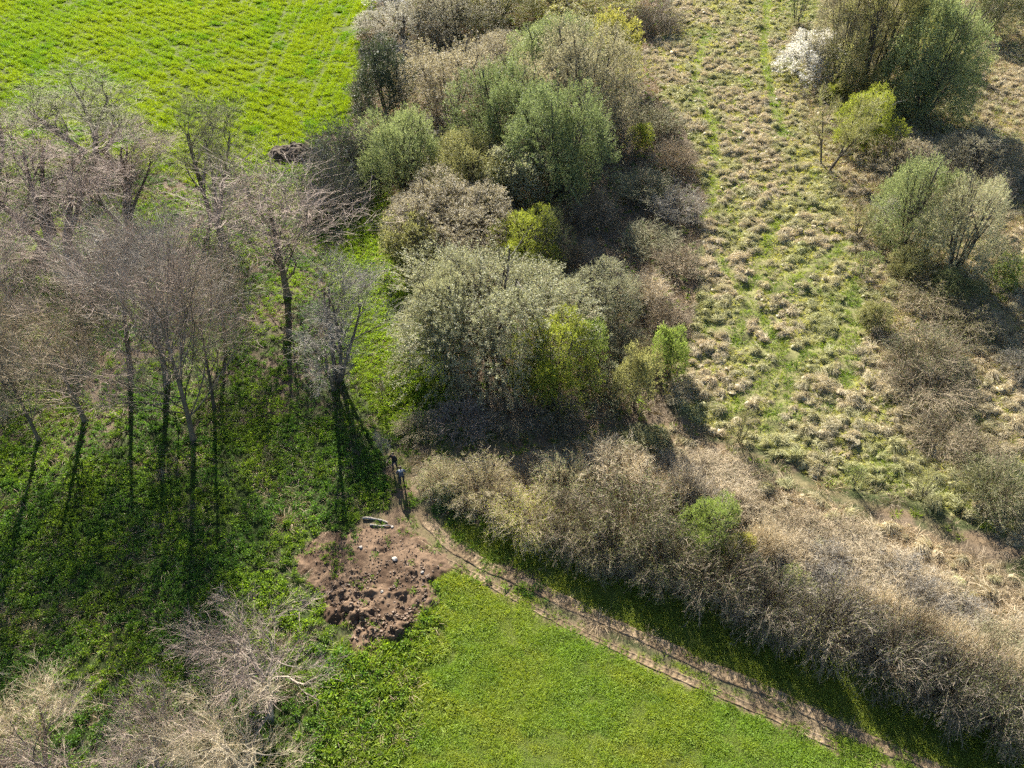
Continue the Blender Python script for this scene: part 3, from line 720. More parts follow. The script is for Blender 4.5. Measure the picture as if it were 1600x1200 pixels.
# brown scrub on the meadow side of the thicket, bramble banks
SC = [
 (1035, 5, 60, 90, 'bramble2', (TW_DARK, TW_DARK, LF['dark']), 'dark bramble mound beside the narrow yellow tree at the top'),
 (1030, 150, 225, 90, 'twiggy3', (TW_DARK, TW_OLIVE, LF['olive']), 'topmost brown scrub shrub along the meadow side of the thicket'),
 (1060, 200, 280, 80, 'twiggy2', (TW_DARK, TW_BRN, LF['buff']), 'russet scrub shrub next to the meadow below the topmost scrub'),
 (1010, 250, 330, 100, 'twiggy3', (TW_DARK, TW_OLIVE, LF['olive']), 'brown scrub shrub beside the dark gap of the thicket'),
 (1065, 280, 360, 90, 'twiggy3', (TW_DARK, TW_GREY, LF['olive']), 'grey-brown scrub shrub half way down the meadow edge'),
 (1020, 335, 410, 100, 'twiggy3', (TW_DARK, TW_OLIVE, LF['bramble']), 'brown scrub shrub right of the lime bush and dark gap'),
 (1065, 370, 445, 85, 'twiggy3', (TW_DARK, TW_BRN, LF['bramble']), 'olive-brown scrub shrub at the bulge of the meadow edge'),
 (1015, 410, 490, 85, 'twiggy2', (TW_STRAW, TW_STRAW, LF['buff']), 'pale dead scrub shrub right of the beige willow'),
 (1045, 455, 530, 80, 'twiggy2', (TW_DARK, TW_BRN, LF['bramble']), 'brown scrub shrub above the lone fresh green tree'),
 (975, 500, 575, 90, 'twiggy3', (TW_DARK, TW_OLIVE, LF['bramble']), 'brown scrub shrub below the beige willow'),
 (1020, 520, 590, 60, 'bramble2', (TW_DARK, TW_BRN, LF['bramble']), 'low brown bramble beside the lone fresh green tree'),
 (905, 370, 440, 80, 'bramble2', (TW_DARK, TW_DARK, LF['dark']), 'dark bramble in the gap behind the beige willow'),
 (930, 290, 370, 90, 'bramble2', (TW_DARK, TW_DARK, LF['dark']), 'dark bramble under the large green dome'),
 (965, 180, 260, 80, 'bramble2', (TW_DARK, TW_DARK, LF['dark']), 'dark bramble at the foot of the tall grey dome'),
 (522, 198, 300, 125, 'bramble1', (TW_DARK, TW_SLATE, LF['dark']), 'large grey bramble mound by the corner of the crop field'),
 (508, 255, 352, 105, 'bramble1', (TW_DARK, TW_SLATE, LF['dark']), 'grey bramble mound next to the single-trunk bare tree'),
 (555, 205, 280, 65, 'bramble1', (TW_DARK, TW_SLATE, LF['dark']), 'dark bramble between the grey mound and the pale round willow'),
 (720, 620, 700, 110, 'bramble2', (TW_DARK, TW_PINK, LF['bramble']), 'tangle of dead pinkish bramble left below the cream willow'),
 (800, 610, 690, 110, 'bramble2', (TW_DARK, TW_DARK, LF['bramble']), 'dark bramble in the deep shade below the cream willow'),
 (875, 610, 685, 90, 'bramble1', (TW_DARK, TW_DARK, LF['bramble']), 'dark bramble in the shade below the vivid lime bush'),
 (650, 640, 700, 80, 'bramble1', (TW_DARK, TW_BRN, LF['bramble']), 'green and brown bramble behind the dirt yard'),
 (560, 100, 170, 45, 'twiggy3', (TW_DARK, TW_GREY, LF['olive']), 'grey twiggy shrub at the crop field side of the ivy-clad tree'),
 (600, 55, 120, 90, 'bramble2', (TW_DARK, TW_SLATE, LF['dark']), 'grey tangled bramble above the dark ivy-clad tree'),
]
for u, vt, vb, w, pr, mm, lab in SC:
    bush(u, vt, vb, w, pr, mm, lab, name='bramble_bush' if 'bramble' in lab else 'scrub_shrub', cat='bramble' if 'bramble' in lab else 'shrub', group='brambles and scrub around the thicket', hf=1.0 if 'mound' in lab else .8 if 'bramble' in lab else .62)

E_ = 'trees and shrubs along the east side of the meadow'
EA = [
 (1272, -15, 45, 60, 'smallairy', 'fresh', TW_OLIVE, 'small pale green shrub at the top of the meadow'),
 (1360, 0, 80, 60, 'small2', 'olive', TW_OLIVE, 'olive shrub at the top right behind the white blossom'),
 (1400, -20, 150, 120, 'airy', 'grey', TW_BRN, 'tall grey twiggy tree at the top right'),
 (1470, -30, 175, 130, 'airy', 'olive', TW_OLIVE, 'tall olive tree between the grey tree and the pale green tree'),
 (1510, 0, 95, 70, 'small1', 'yellow', TW_OLIVE, 'small yellow-green tree peeping out among the tall trees'),
 (1560, 10, 205, 150, 'dome4', 'sage', TW_OLIVE, 'broad pale green tree at the right edge near the top'),
 (1600, -20, 70, 110, 'airy', 'bramble', TW_DARK, 'dark tree in the top right corner'),
 (1500, 90, 215, 130, 'airy', 'sage', TW_OLIVE, 'olive tree below the tall olive tree'),
 (1297, 58, 140, 112, 'small2', 'white', TW_GREY, 'white blossoming shrub at the edge of the meadow'),
 (1305, 128, 172, 80, 'smallairy', 'olive', TW_PINK, 'bare brownish base shrub below the white blossom'),
 (1322, 128, 168, 42, 'small1', 'lime', TW_OLIVE, 'small lime shrub below the white blossom'),
 (1355, 108, 175, 50, 'small2', 'olive', TW_BRN, 'rounded olive shrub above the bright green bush'),
 (1392, 148, 250, 105, 'dome3', 'lime', TW_OLIVE, 'bright green bush with a dark shaded foot'),
 (1435, 215, 300, 100, 'smallairy', 'buff', TW_BRN, 'loose brown shrub below the bright green bush'),
 (1560, 205, 300, 140, 'airy', 'grey', TW_BRN, 'broad brown mound at the right edge above the pale olive tree'),
 (1485, 255, 415, 125, 'airy', 'sage', TW_OLIVE, 'left dome of the pale olive willow on the right'),
 (1570, 285, 460, 150, 'airy', 'cream', TW_STRAW, 'broad pale olive willow cut by the right edge'),
 (1400, 308, 375, 45, 'smallairy', 'white', TW_GREY, 'small shrub with a few white blossoms beside the pale olive willow'),
 (1362, 318, 385, 65, 'smallairy', 'olive', TW_OLIVE, 'thin olive shrub left of the few white blossoms'),
 (1362, 392, 445, 56, 'smallairy', 'fresh', TW_OLIVE, 'small yellow-green shrub at the meadow edge in the dry grass'),
 (1380, 468, 520, 50, 'small1', 'olive', TW_OLIVE, 'small rounded lime-olive shrub above the bramble mounds'),
 (1595, 400, 460, 60, 'small2', 'fresh', TW_OLIVE, 'green shrub at the right edge below the pale olive willow'),
 (1440, 385, 450, 70, 'dome3', 'olive', TW_OLIVE, 'rounded olive bush at the foot of the pale olive willow'),
 (1510, 420, 490, 85, 'dome4', 'bramble', TW_OLIVE, 'dark olive bush between the pale willow and the bramble mounds'),
 (1430, 270, 330, 70, 'dome3', 'olive', TW_BRN, 'rounded brown-olive bush left of the broad brown mound'),
 (1168, 640, 705, 46, 'smallairy', 'olive', TW_OLIVE, 'thin olive shrub at the meadow corner beside the footpath'),
 (1345, 725, 770, 40, 'smallairy', 'fresh', TW_OLIVE, 'small pale green shrub beside the footpath'),
 (1455, 735, 800, 66, 'smallairy', 'olive', TW_OLIVE, 'olive shrub by the footpath below the bramble mounds'),
]
for u, vt, vb, w, pr, lf, tw, lab in EA:
    big = w > 108 and 'shrub' not in lab and 'bush' not in lab and 'mound' not in lab
    bush(u, vt, vb, w, pr, (BARK_DARK, LF[lf], tw), lab, name='willow_tree' if big else 'leafy_shrub', cat='tree' if big else 'shrub', group=E_,
         names={'stems': 'trunk', 'foliage': 'crown'} if big else None)
EB = [
 (1425, 205, 260, 80, 'bramble2', TW_BRN, 'brown bramble behind the bright green bush'),
 (1400, 115, 180, 90, 'bramble2', TW_BRN, 'brown bramble between the bright green bush and the tall grey tree'),
 (1470, 435, 510, 110, 'bramble1', TW_BRN, 'olive bramble mound below the pale olive willow'),
 (1530, 470, 545, 90, 'bramble1', TW_DARK, 'dark olive bramble mound in the shade at the right'),
 (1470, 510, 610, 110, 'bramble1', TW_DARK, 'dark round bramble mound, second down the meadow side'),
 (1460, 595, 665, 130, 'bramble2', TW_BRN, 'brown bramble mound, third down the meadow side'),
 (1485, 650, 730, 100, 'bramble2', TW_BRN, 'reddish-brown bramble mound, fourth down the meadow side'),
 (1545, 690, 750, 90, 'bramble2', TW_BRN, 'low brown bramble above the dark green shrub at the right edge'),
 (1575, 715, 830, 110, 'bramble1', TW_OLIVE, 'dark green bramble at the right edge by the footpath'),
 (1420, 545, 600, 60, 'bramble2', TW_BRN, 'small brown bramble at the meadow edge'),
 (1600, 545, 600, 60, 'bramble2', TW_GREY, 'grey bramble at the right edge in the pale grass'),
 (1545, 250, 320, 90, 'bramble2', TW_BRN, 'dark bramble behind the pale olive willow'),
]
for u, vt, vb, w, pr, tw, lab in EB:
    bush(u, vt, vb, w * 1.2, pr, (TW_DARK, tw, LF['olive' if 'olive' in lab else 'bramble']), lab, name='bramble_bush', cat='bramble', group='bramble mounds along the meadow', hf=.9)

# ------------------------------------------------------------------ hedge between the track and the footpath
H_ = 'shrubs of the hedge beside the track'
HN = [
 (1122, 785, 895, 105, 'dome3', (BARK_DARK, LF['fresh'], TW_OLIVE), 'bright green leafy bush standing out of the pale hedge', 'leafy_shrub'),
 (1168, 832, 890, 40, 'small2', (BARK_DARK, LF['yellow'], TW_OLIVE), 'small yellow bush attached to the bright green hedge bush', 'leafy_shrub'),
 (1250, 885, 950, 62, 'smallairy', (BARK_PALE, LF['fresh'], TW_STRAW), 'pale green wispy shrub in the shaded front of the hedge', 'leafy_shrub'),
 (1010, 668, 720, 80, 'small2', (BARK_DARK, LF['olive'], TW_OLIVE), 'yellow-green shrub at the footpath end of the hedge', 'leafy_shrub'),
 (690, 720, 790, 80, 'bramble1', (TW_DARK, TW_STRAW, LF['sage']), 'green bramble at the hedge end next to the two people', 'bramble_bush'),
 (700, 755, 800, 60, 'small2', (BARK_DARK, LF['green'], TW_OLIVE), 'dark green low bush at the hedge foot by the track', 'leafy_shrub'),
 (750, 730, 800, 90, 'bramble1', (TW_DARK, TW_STRAW, LF['olive']), 'olive-brown bramble, second from the people along the hedge', 'bramble_bush'),
 (780, 740, 795, 60, 'bramble2', (TW_DARK, TW_BRN, LF['buff']), 'russet dead bramble in the thin end of the hedge', 'bramble_bush'),
 (820, 770, 850, 90, 'bramble1', (TW_DARK, TW_STRAW, LF['lime']), 'yellowish bramble at the hedge front above the track', 'bramble_bush'),
 (880, 710, 800, 110, 'bramble1', (TW_DARK, TW_STRAW, LF['sage']), 'large grey-green bramble dome in the thin half of the hedge', 'bramble_bush'),
 (970, 690, 780, 110, 'twiggy3', (TW_DARK, TW_STRAW, LF['sage']), 'grey-green twiggy shrub beside the yellow-green shrub of the hedge', 'scrub_shrub'),
 (900, 790, 870, 100, 'bramble2', (TW_DARK, TW_DARK, LF['bramble']), 'dark bramble below the grey-green dome of the hedge', 'bramble_bush'),
 (990, 780, 880, 130, 'bramble1', (TW_DARK, TW_BRN, LF['bramble']), 'broad dark bramble left of the bright green hedge bush', 'bramble_bush'),
 (940, 830, 890, 90, 'bramble1', (TW_DARK, TW_BRN, LF['olive']), 'low yellowish bramble at the shaded foot of the hedge', 'bramble_bush'),
 (1040, 850, 925, 100, 'bramble1', (TW_DARK, TW_DARK, LF['bramble']), 'dark bramble below left of the bright green hedge bush', 'bramble_bush'),
 (1130, 880, 955, 110, 'bramble2', (TW_DARK, TW_DARK, LF['bramble']), 'dark bramble directly below the bright green hedge bush', 'bramble_bush'),
 (1215, 930, 1000, 100, 'bramble2', (TW_DARK, TW_GREY, LF['bramble']), 'grey bramble below the pale green wispy hedge shrub', 'bramble_bush'),
 (1310, 965, 1040, 110, 'bramble2', (TW_DARK, TW_GREY, LF['olive']), 'grey bramble with a few yellow leaves at the hedge foot', 'bramble_bush'),
 (1300, 885, 960, 90, 'twiggy1', (TW_STRAW, TW_GREY, LF['none']), 'bare shrub with pale fanning stems right of the wispy green shrub', 'scrub_shrub'),
 (1410, 1010, 1085, 110, 'bramble2', (TW_DARK, TW_GREY, LF['bramble']), 'grey bramble at the hedge foot, third from the lower right corner', 'bramble_bush'),
 (1500, 1060, 1130, 110, 'bramble2', (TW_DARK, TW_GREY, LF['bramble']), 'grey bramble at the hedge foot, second from the lower right corner', 'bramble_bush'),
 (1590, 1095, 1175, 110, 'bramble1', (TW_DARK, TW_GREY, LF['bramble']), 'grey bramble at the hedge foot in the lower right corner', 'bramble_bush'),
 (1560, 1000, 1080, 120, 'twiggy3', (TW_DARK, TW_OLIVE, LF['olive']), 'olive twiggy shrub above the corner bramble at the right edge', 'scrub_shrub'),
]
for u, vt, vb, w, pr, mm, lab, nm in HN:
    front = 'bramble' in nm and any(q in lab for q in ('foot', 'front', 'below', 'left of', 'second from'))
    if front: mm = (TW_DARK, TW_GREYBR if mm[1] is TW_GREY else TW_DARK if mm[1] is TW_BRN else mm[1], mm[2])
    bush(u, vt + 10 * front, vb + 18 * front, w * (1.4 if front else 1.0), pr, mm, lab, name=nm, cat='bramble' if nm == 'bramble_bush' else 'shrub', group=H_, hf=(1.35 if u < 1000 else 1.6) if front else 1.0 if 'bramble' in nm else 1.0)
hedge_top = [(1040, 690), (1120, 735), (1230, 790), (1350, 840), (1480, 890), (1620, 945)]
hedge_bot = [(1060, 770), (1180, 850), (1290, 925), (1400, 990), (1520, 1040), (1650, 1090)]
ht, hb = np.array(hedge_top, float), np.array(hedge_bot, float)
r_h = random.Random(5)
for row in range(4):
    for k in range(12):
        s = (k + .2 + .6 * r_h.random()) / 12 * 5; i = min(int(s), 4); f = s - i
        q = (row + .15 + .7 * r_h.random()) / 4
        p = (ht[i] * (1 - f) + ht[i + 1] * f) * (1 - q) + (hb[i] * (1 - f) + hb[i + 1] * f) * q
        if abs(p[0] - 1122) < 70 and 780 < p[1] < 850: continue
        wpx = 75 + 45 * r_h.random()
        pr = r_h.choice(['twiggy1', 'twiggy2', 'twiggy1', 'twiggy3'])
        if row < 1: lab = 'pale straw-coloured bare shrub in the hedge row nearest the footpath'
        elif row < 3: lab = 'pale straw-coloured bare shrub in the middle of the broad hedge'
        else: lab = 'pale bare twiggy shrub in the hedge row nearest the field'
        sec = 'by the green bush' if k < 3 else 'below the meadow' if k < 6 else 'below the mounds' if k < 9 else 'near the frame edge'
        lab = lab.replace('pale straw-coloured', 'pale straw').replace('pale bare twiggy', 'pale twiggy') + ', ' + sec
        tw = TW_STRAW if r_h.random() < .75 else TW_GREY
        if r_h.random() < .16: continue
        leafy = r_h.random() < .3
        if leafy: pr = 'twiggy3'
        bush(p[0], p[1] - 22 - 12 * q, p[1] + 50 + 12 * q, wpx * (.7 + .6 * r_h.random()), pr, (TW_STRAW, TW_BRN if leafy else tw, LF['olive'] if leafy else LF['buff']), lab, name='hedge_shrub', group='pale bare hedge shrubs, row %s' % ('by the footpath' if row < 1 else 'in the middle' if row < 3 else 'by the field'), hf=.38 + .3 * r_h.random() + .06 * row)

# ------------------------------------------------------------------ ground cover as stuff (instanced small clumps)
def hidden(name, me):
    return bpy.data.objects.new(name, me)
def blade_clump(name, mat, n, r, l0, l1, width, droop, spread, core=0.0, P=4, wind=(0, 0)):
    g = Geo(); a = rng.random(n) * 6.28; rr = np.sqrt(rng.random(n)) * r
    b = np.stack([np.cos(a) * rr, np.sin(a) * rr, np.full(n, -.03)], 1)
    d = nrm(np.stack([np.cos(a) * spread + wind[0], np.sin(a) * spread + wind[1], np.ones(n)], 1) + rng.normal(size=(n, 3)) * .25)
    L = l0 + (l1 - l0) * rng.random(n); pts = [b]; cur = b
    for k in range(1, P):
        d = nrm(d + np.array([0, 0, -droop * k]) + rng.normal(size=d.shape) * .06); cur = cur + d * (L / (P - 1))[:, None]
        cur[:, 2] = np.maximum(cur[:, 2], .01 + .02 * rng.random(n)); pts.append(cur)
    path = np.stack(pts, 1)
    g.ribbons(path, np.full((n, P), width) * np.linspace(1, .3, P)[None], 0)
    if core:
        m, k = 4, 9
        th = np.linspace(0, math.pi / 2, m)[:, None]; ph = np.arange(k)[None] * 2 * math.pi / k
        jit = 1 + .25 * rng.normal(size=(m, k)) * .5
        v = np.stack([np.cos(th) * np.cos(ph) * core * jit, np.cos(th) * np.sin(ph) * core * jit, np.sin(th) * core * .75 * jit - .04], -1).reshape(-1, 3)
        ii = np.arange(m - 1)[:, None] * k + np.arange(k)[None]; jj = np.arange(m - 1)[:, None] * k + (np.arange(k)[None] + 1) % k
        g.add(v, np.stack([ii, jj, jj + k, ii + k], -1).reshape(-1, 4), 0, .1)
    return hidden(name, g.mesh(name, [mat]))
def mop(name, mat, n):
    """grass tussock: a mound with long blades combed over it"""
    g = Geo(); P = 5
    a = rng.random(n) * 6.28; comb = rng.random() * 6.28
    ax, ay = np.cos(a) + .55 * math.cos(comb), np.sin(a) + .55 * math.sin(comb)
    q = np.sqrt(rng.random(n)); r0 = q * .24; hh = .46 * (1 - .6 * q ** 2)
    L = .30 + .55 * rng.random(n) ** 1.5; wild = rng.random(n) ** 2 * .5; a2 = a + rng.normal(size=n) * .5; ax = np.cos(a2) + .7 * math.cos(comb); ay = np.sin(a2) + .7 * math.sin(comb)
    pts = []
    for k in range(P):
        t = k / (P - 1)
        rr = r0 + L * (t * .9); z = hh * (1 + .35 * math.sin(t * 2.2)) - .62 * L * t ** 2.0 - .22 * t ** 3 + wild * t
        pts.append(np.stack([np.cos(a) * r0 + ax * L * t * .8, np.sin(a) * r0 + ay * L * t * .8, np.maximum(z, .02)], 1) + rng.normal(size=(n, 3)) * .018)
    path = np.stack(pts, 1)
    g.ribbons(path, np.full((n, P), .024) * np.linspace(1, .4, P)[None], 0)
    m, k = 5, 10
    th = np.linspace(0, math.pi / 2, m)[:, None]; ph = np.arange(k)[None] * 2 * math.pi / k
    jit = 1 + .2 * rng.normal(size=(m, k))
    v = np.stack([np.cos(th) * np.cos(ph) * .36 * jit, np.cos(th) * np.sin(ph) * .36 * jit, np.sin(th) * .38 * jit - .04], -1).reshape(-1, 3)
    ii = np.arange(m - 1)[:, None] * k + np.arange(k)[None]; jj = np.arange(m - 1)[:, None] * k + (np.arange(k)[None] + 1) % k
    g.add(v, np.stack([ii, jj, jj + k, ii + k], -1).reshape(-1, 4), 0, .15)
    return hidden(name, g.mesh(name, [mat]))
def leaf_clump(name, mat, n, r, h, size, aspect=.6, up=.2, stems=0, smat=None):
    g = Geo(); p, d = lumpy_dome(n * 2, r, h, 5, int(rng.integers(1e6)), .3)
    p = p[:n]; d = d[:n]
    g.leaves(p, size, up, 0, aspect=aspect, dirs=d)
    return hidden(name, g.mesh(name, [mat]))
def clod(name, mat, seed):
    import bmesh
    bm = bmesh.new(); bmesh.ops.create_icosphere(bm, subdivisions=2, radius=1)
    r = random.Random(seed)
    for v in bm.verts: v.co *= .5 + .8 * r.random(); v.co.z *= .7
    me = bpy.data.meshes.new(name); bm.to_mesh(me); bm.free()
    at = me.attributes.new('rnd', 'FLOAT', 'FACE'); at.data.foreach_set('value', np.random.default_rng(seed).random(len(me.polygons)).astype(np.float32))
    me.materials.append(mat); return hidden(name, me)

def scatter(name, x, y, z, protos, scl, tint, label, cat, tilt=.0, zs=None, idx=None):
    n = len(x)
    me = bpy.data.meshes.new(name); me.vertices.add(n)
    me.vertices.foreach_set('co', np.stack([x, y, z], 1).astype(np.float32).ravel())
    def at(nm, ty, arr, key):
        q = me.attributes.new(nm, ty, 'POINT'); q.data.foreach_set(key, np.ascontiguousarray(arr).ravel())
    rot = np.stack([rng.normal(size=n) * tilt, rng.normal(size=n) * tilt, rng.random(n) * 6.283], 1).astype(np.float32)
    at('rot', 'FLOAT_VECTOR', rot, 'vector')
    zs = np.ones(n) if zs is None else zs
    at('scl', 'FLOAT_VECTOR', np.stack([scl, scl, scl * zs], 1).astype(np.float32), 'vector')
    at('tint', 'FLOAT_COLOR', np.concatenate([tint, np.ones((n, 1))], 1).astype(np.float32), 'color')
    at('pidx', 'INT', (rng.integers(0, len(protos), n) if idx is None else idx).astype(np.int32), 'value')
    col = bpy.data.collections.new(name + '_clumps')
    for i, p in enumerate(protos):
        p.name = '%s_%02d' % (name, i); col.objects.link(p)
    o = obj(name, me); tag(o, label, cat, kind='stuff')
    ng = bpy.data.node_groups.new(name, 'GeometryNodeTree')
    ng.interface.new_socket('Geometry', in_out='INPUT', socket_type='NodeSocketGeometry')
    ng.interface.new_socket('Geometry', in_out='OUTPUT', socket_type='NodeSocketGeometry')
    N, L = ng.nodes, ng.links
    gi = N.new('NodeGroupInput'); go = N.new('NodeGroupOutput'); ip = N.new('GeometryNodeInstanceOnPoints')
    ci = N.new('GeometryNodeCollectionInfo'); ci.inputs[0].default_value = col; ci.inputs['Separate Children'].default_value = True; ci.inputs['Reset Children'].default_value = True
    L.new(gi.outputs[0], ip.inputs['Points']); L.new(ci.outputs[0], ip.inputs['Instance']); ip.inputs['Pick Instance'].default_value = True
    for nm, ty, sk in (('pidx', 'INT', 'Instance Index'), ('rot', 'FLOAT_VECTOR', 'Rotation'), ('scl', 'FLOAT_VECTOR', 'Scale')):
        na = N.new('GeometryNodeInputNamedAttribute'); na.data_type = ty; na.inputs[0].default_value = nm
        L.new(na.outputs[0], ip.inputs[sk])
    L.new(ip.outputs[0], go.inputs[0])
    md = o.modifiers.new('scatter', 'NODES'); md.node_group = ng
    return o
rng = np.random.default_rng(99)
def points(zone_fn, spacing, poly=None):
    """jittered grid over the ground in view, kept with probability zone_fn"""
    if poly is None: lo, hi = np.array([-100, 15.0]), np.array([100, 185.0])
    else: lo, hi = poly.min(0) - 1.5, poly.max(0) + 1.5
    lo = np.maximum(lo, [-100, 15]); hi = np.minimum(hi, [100, 185])
    ax = np.arange(lo[0], hi[0], spacing); ay = np.arange(lo[1], hi[1], spacing)
    x, y = np.meshgrid(ax, ay); x = x.ravel() + (rng.random(x.size) - .5) * spacing * 1.3; y = y.ravel() + (rng.random(y.size) - .5) * spacing * 1.3
    u, v = px(x, y); ok = (u > -60) & (u < 1660) & (v > -40) & (v < 1270)
    x, y = x[ok], y[ok]
    w = weights(x, y); k = rng.random(len(x)) < zone_fn(w, x, y)
    return x[k], y[k]

GR_CROP = plant_mat('crop_blades', (0.19, 0.26, 0.012), (0.29, 0.37, 0.025), .45, (1.15, 1.1, .5), tint=True)
GR_PAST = plant_mat('pasture_blades', (0.14, 0.20, 0.028), (0.26, 0.31, 0.055), .4, tint=True)
GR_TUS = plant_mat('tussock_blades', (0.30, 0.27, 0.18), (0.62, 0.565, 0.43), .25, (1.05, 1.0, .8), tint=True)
GR_HERB = plant_mat('herb_leaves', (0.065, 0.12, 0.02), (0.155, 0.24, 0.045), .4, tint=True)
GR_DRY = plant_mat('dead_stems', (0.20, 0.155, 0.10), (0.40, 0.33, 0.23), .1, tint=True)
M_CLOD = plant_mat('soil_lumps', (0.07, 0.045, 0.028), (0.145, 0.098, 0.062), tint=True)

# crop
x, y = points(lambda w, x, y: w['crop'] * smooth(.22, .42, fbm(x, y, .9, 110, 2)), .32, Z['crop'])
td = np.min([ldist(x, y, t) for t in TRAM], axis=0)
nn = fbm(x, y, 1.6, 111, 3); n2 = fbm(x, y, 9, 112, 2)
s = .66 + 1.1 * (nn - .4); s = np.where(td < .4, s * .5, s)
def rowwave(a, b, sp):
    g = gpoly([a, b]); d = nrm(g[1] - g[0]); return np.sin((x * -d[1] + y * d[0]) * 2 * math.pi / sp + 2.2 * fbm(x, y, 7, 113, 2))
right = smooth(-6, 6, x - np.interp(y, [80, 190], [-22, -45]))
wv = rowwave((0, 60), (300, 200), 1.5) * (1 - right) + rowwave((545, 20), (470, 180), 1.3) * right
s = s * (1 + .38 * wv)
tint = mix((0.80, .95, .9), (.95, 1.0, .9), smooth(.35, .65, n2)); tint = mix(tint, (.6, .85, .8), smooth(.6, .8, fbm(x, y, 3, 114, 3)))
pr = [blade_clump('b', GR_CROP, 60, .17, .25, .55, .035, .12, .55) for _ in range(4)]
scatter('crop_grass', x, y, gz(x, y), pr, np.clip(s, .25, 1.6), tint, 'bright yellow-green clumpy crop growing in the far field', 'crop')
# pasture, verge
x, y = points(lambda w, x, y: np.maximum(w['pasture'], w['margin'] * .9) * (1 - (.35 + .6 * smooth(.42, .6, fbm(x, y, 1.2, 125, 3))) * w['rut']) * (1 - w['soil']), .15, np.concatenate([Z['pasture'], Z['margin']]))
n2 = fbm(x, y, 4, 121, 3); n3 = fbm(x, y, .9, 122, 3)
lush = smooth(4.5, 0, ldist(x, y, gpoly([(690, 930), (665, 990), (640, 1085), (632, 1210)])))
lush = 1 - smooth(0.5, 4.5, ldist(x, y, gpoly([(690, 930), (665, 990), (640, 1085), (632, 1210)])))
s = .55 + 1.0 * smooth(.25, .75, fbm(x, y, .7, 126, 3)) + .3 * (n3 - .5) + lush * .9 * smooth(.4, .6, fbm(x, y, 1.2, 123, 2))
tint = mix((.85, 1.08, .85), (1.05, 1.12, .85), smooth(.35, .65, n2)); tint = mix(tint, (.72, .9, .7), smooth(.55, .8, n3)); tint = mix(tint, (.68, .70, .62), smooth(-.3, .6, sdist(x, y, Z['margin'])) * .8)  # verge: drier olive grass, tint darkened further to deepen the hedge's shadow
tint = tint * np.array([1.1, 1.07, 1.0]); dd = nrm(RUT_L[6] - RUT_L[3]); tint = mix(tint, (1.4, 1.25, 1.05), smooth(.48, .72, fbm((x * dd[0] + y * dd[1]) * .22, -x * dd[1] + y * dd[0], 1.2, 124, 3)) * .6)
pr = [blade_clump('b', GR_PAST, 34, .14, .10, .22, .02, .14, .8) for _ in range(4)]
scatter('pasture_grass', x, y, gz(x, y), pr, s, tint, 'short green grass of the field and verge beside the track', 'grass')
# tussocks
x, y = points(lambda w, x, y: np.maximum.reduce([w['tussock'], .6 * w['east'], .55 * w['scrub'] * smooth(6, 12, x)]) * (1 - w['path']), .44, np.concatenate([Z['tussock'], Z['east'], Z['scrub']]))
ad = np.min([ldist(x, y, t) for t in ANIMAL], axis=0)
green = .7 * smooth(.52, .66, fbm(x, y, 9, 131, 3)) * (1 - .8 * smooth(400, 600, px(x, y)[1])); keep = (ad > .62) & (rng.random(len(x)) > green * .35)
x, y, green = x[keep], y[keep], green[keep]
s = .28 + .85 * rng.random(len(x)) ** 2.6 * (1 - .3 * green)
n2 = fbm(x, y, 3, 132, 3)
tint = mix((.85, .83, .74), (1.15, 1.06, .98), rng.random(len(x))); tint = mix(tint, (.72, .85, .45), smooth(.45, .7, n2) * .7); tint = mix(tint, (.65, .85, .35), green * .4)
pr = [mop('b', GR_TUS, 170) for _ in range(6)]
scatter('tussock_grass', x, y, gz(x, y) - .03, pr, s, tint, 'pale straw-coloured grass tussocks covering the rough meadow', 'grass', tilt=.34, zs=.5 + .6 * rng.random(len(x)))
# green grass between tussocks, along the animal paths, lush strips
x, y = points(lambda w, x, y: np.maximum.reduce([w['tussock'] * .5, w['path'] * .12, w['lush'], w['lushlow'], w['east'] * .35, w['yard'] * .18 * (1 - w['soil'])]), .34)
w = weights(x, y); n2 = fbm(x, y, 5, 141, 3)
s = .7 + .6 * rng.random(len(x)); lushm = np.maximum(w['lush'], w['lushlow'])
tint = mix((1.0, 1.05, .8), (1.6, 1.35, .9), smooth(.35, .65, n2)); tint = mix(tint, (3.2, 1.95, 4.0), smooth(.30, .48, fbm(x, y, 2.2, 142, 3)) * .95 * np.maximum(w['tussock'], w['east']) * (1 - smooth(.9, .35, np.min([ldist(x, y, t) for t in ANIMAL], axis=0)) * .9))
tint = mix(tint, (1.9, 1.6, 1.0), lushm * .7); s = s * (1 + .5 * w['lushlow'])
pr = [blade_clump('b', GR_HERB, 40, .2, .2, .42, .03, .15, .8) for _ in range(4)]
scatter('green_grass', x, y, gz(x, y), pr, s, tint, 'fresh green grass between the tussocks and along the strips', 'grass')
# woodland herbs
def herbz(w, x, y):
    wood = (1 - np.maximum.reduce([w['crop'], w['tussock'], w['scrub'], w['pasture'], w['margin'], w['soil'], w['yard'], w['east'], w['thicket']]))
    left = smooth(12, -4, x) if False else (x < 2)
    dens = smooth(.38, .55, fbm(x, y, 4, 151, 3))
    return np.maximum.reduce([wood * left * (.36 + .45 * dens), w['herbs'] * (.55 + .45 * dens) * (1 - w['soil']) * (1 - .85 * w['yard']), w['soil'] * .05 + w['soil'] * .5 * smooth(.62, .7, fbm(x, y, 1.5, 154, 3)), w['lush'] * .9, w['lushlow'] * .45, w['thicket'] * .1])
x, y = points(herbz, .30)
w = weights(x, y); n2 = fbm(x, y, 3, 152, 3)
s = (.6 + .8 * rng.random(len(x))) * (1 + .35 * w['lushlow'] + .15 * w['herbs'])
u_, v_ = px(x, y)
bright = smooth(880, 1000, v_) * w['herbs']
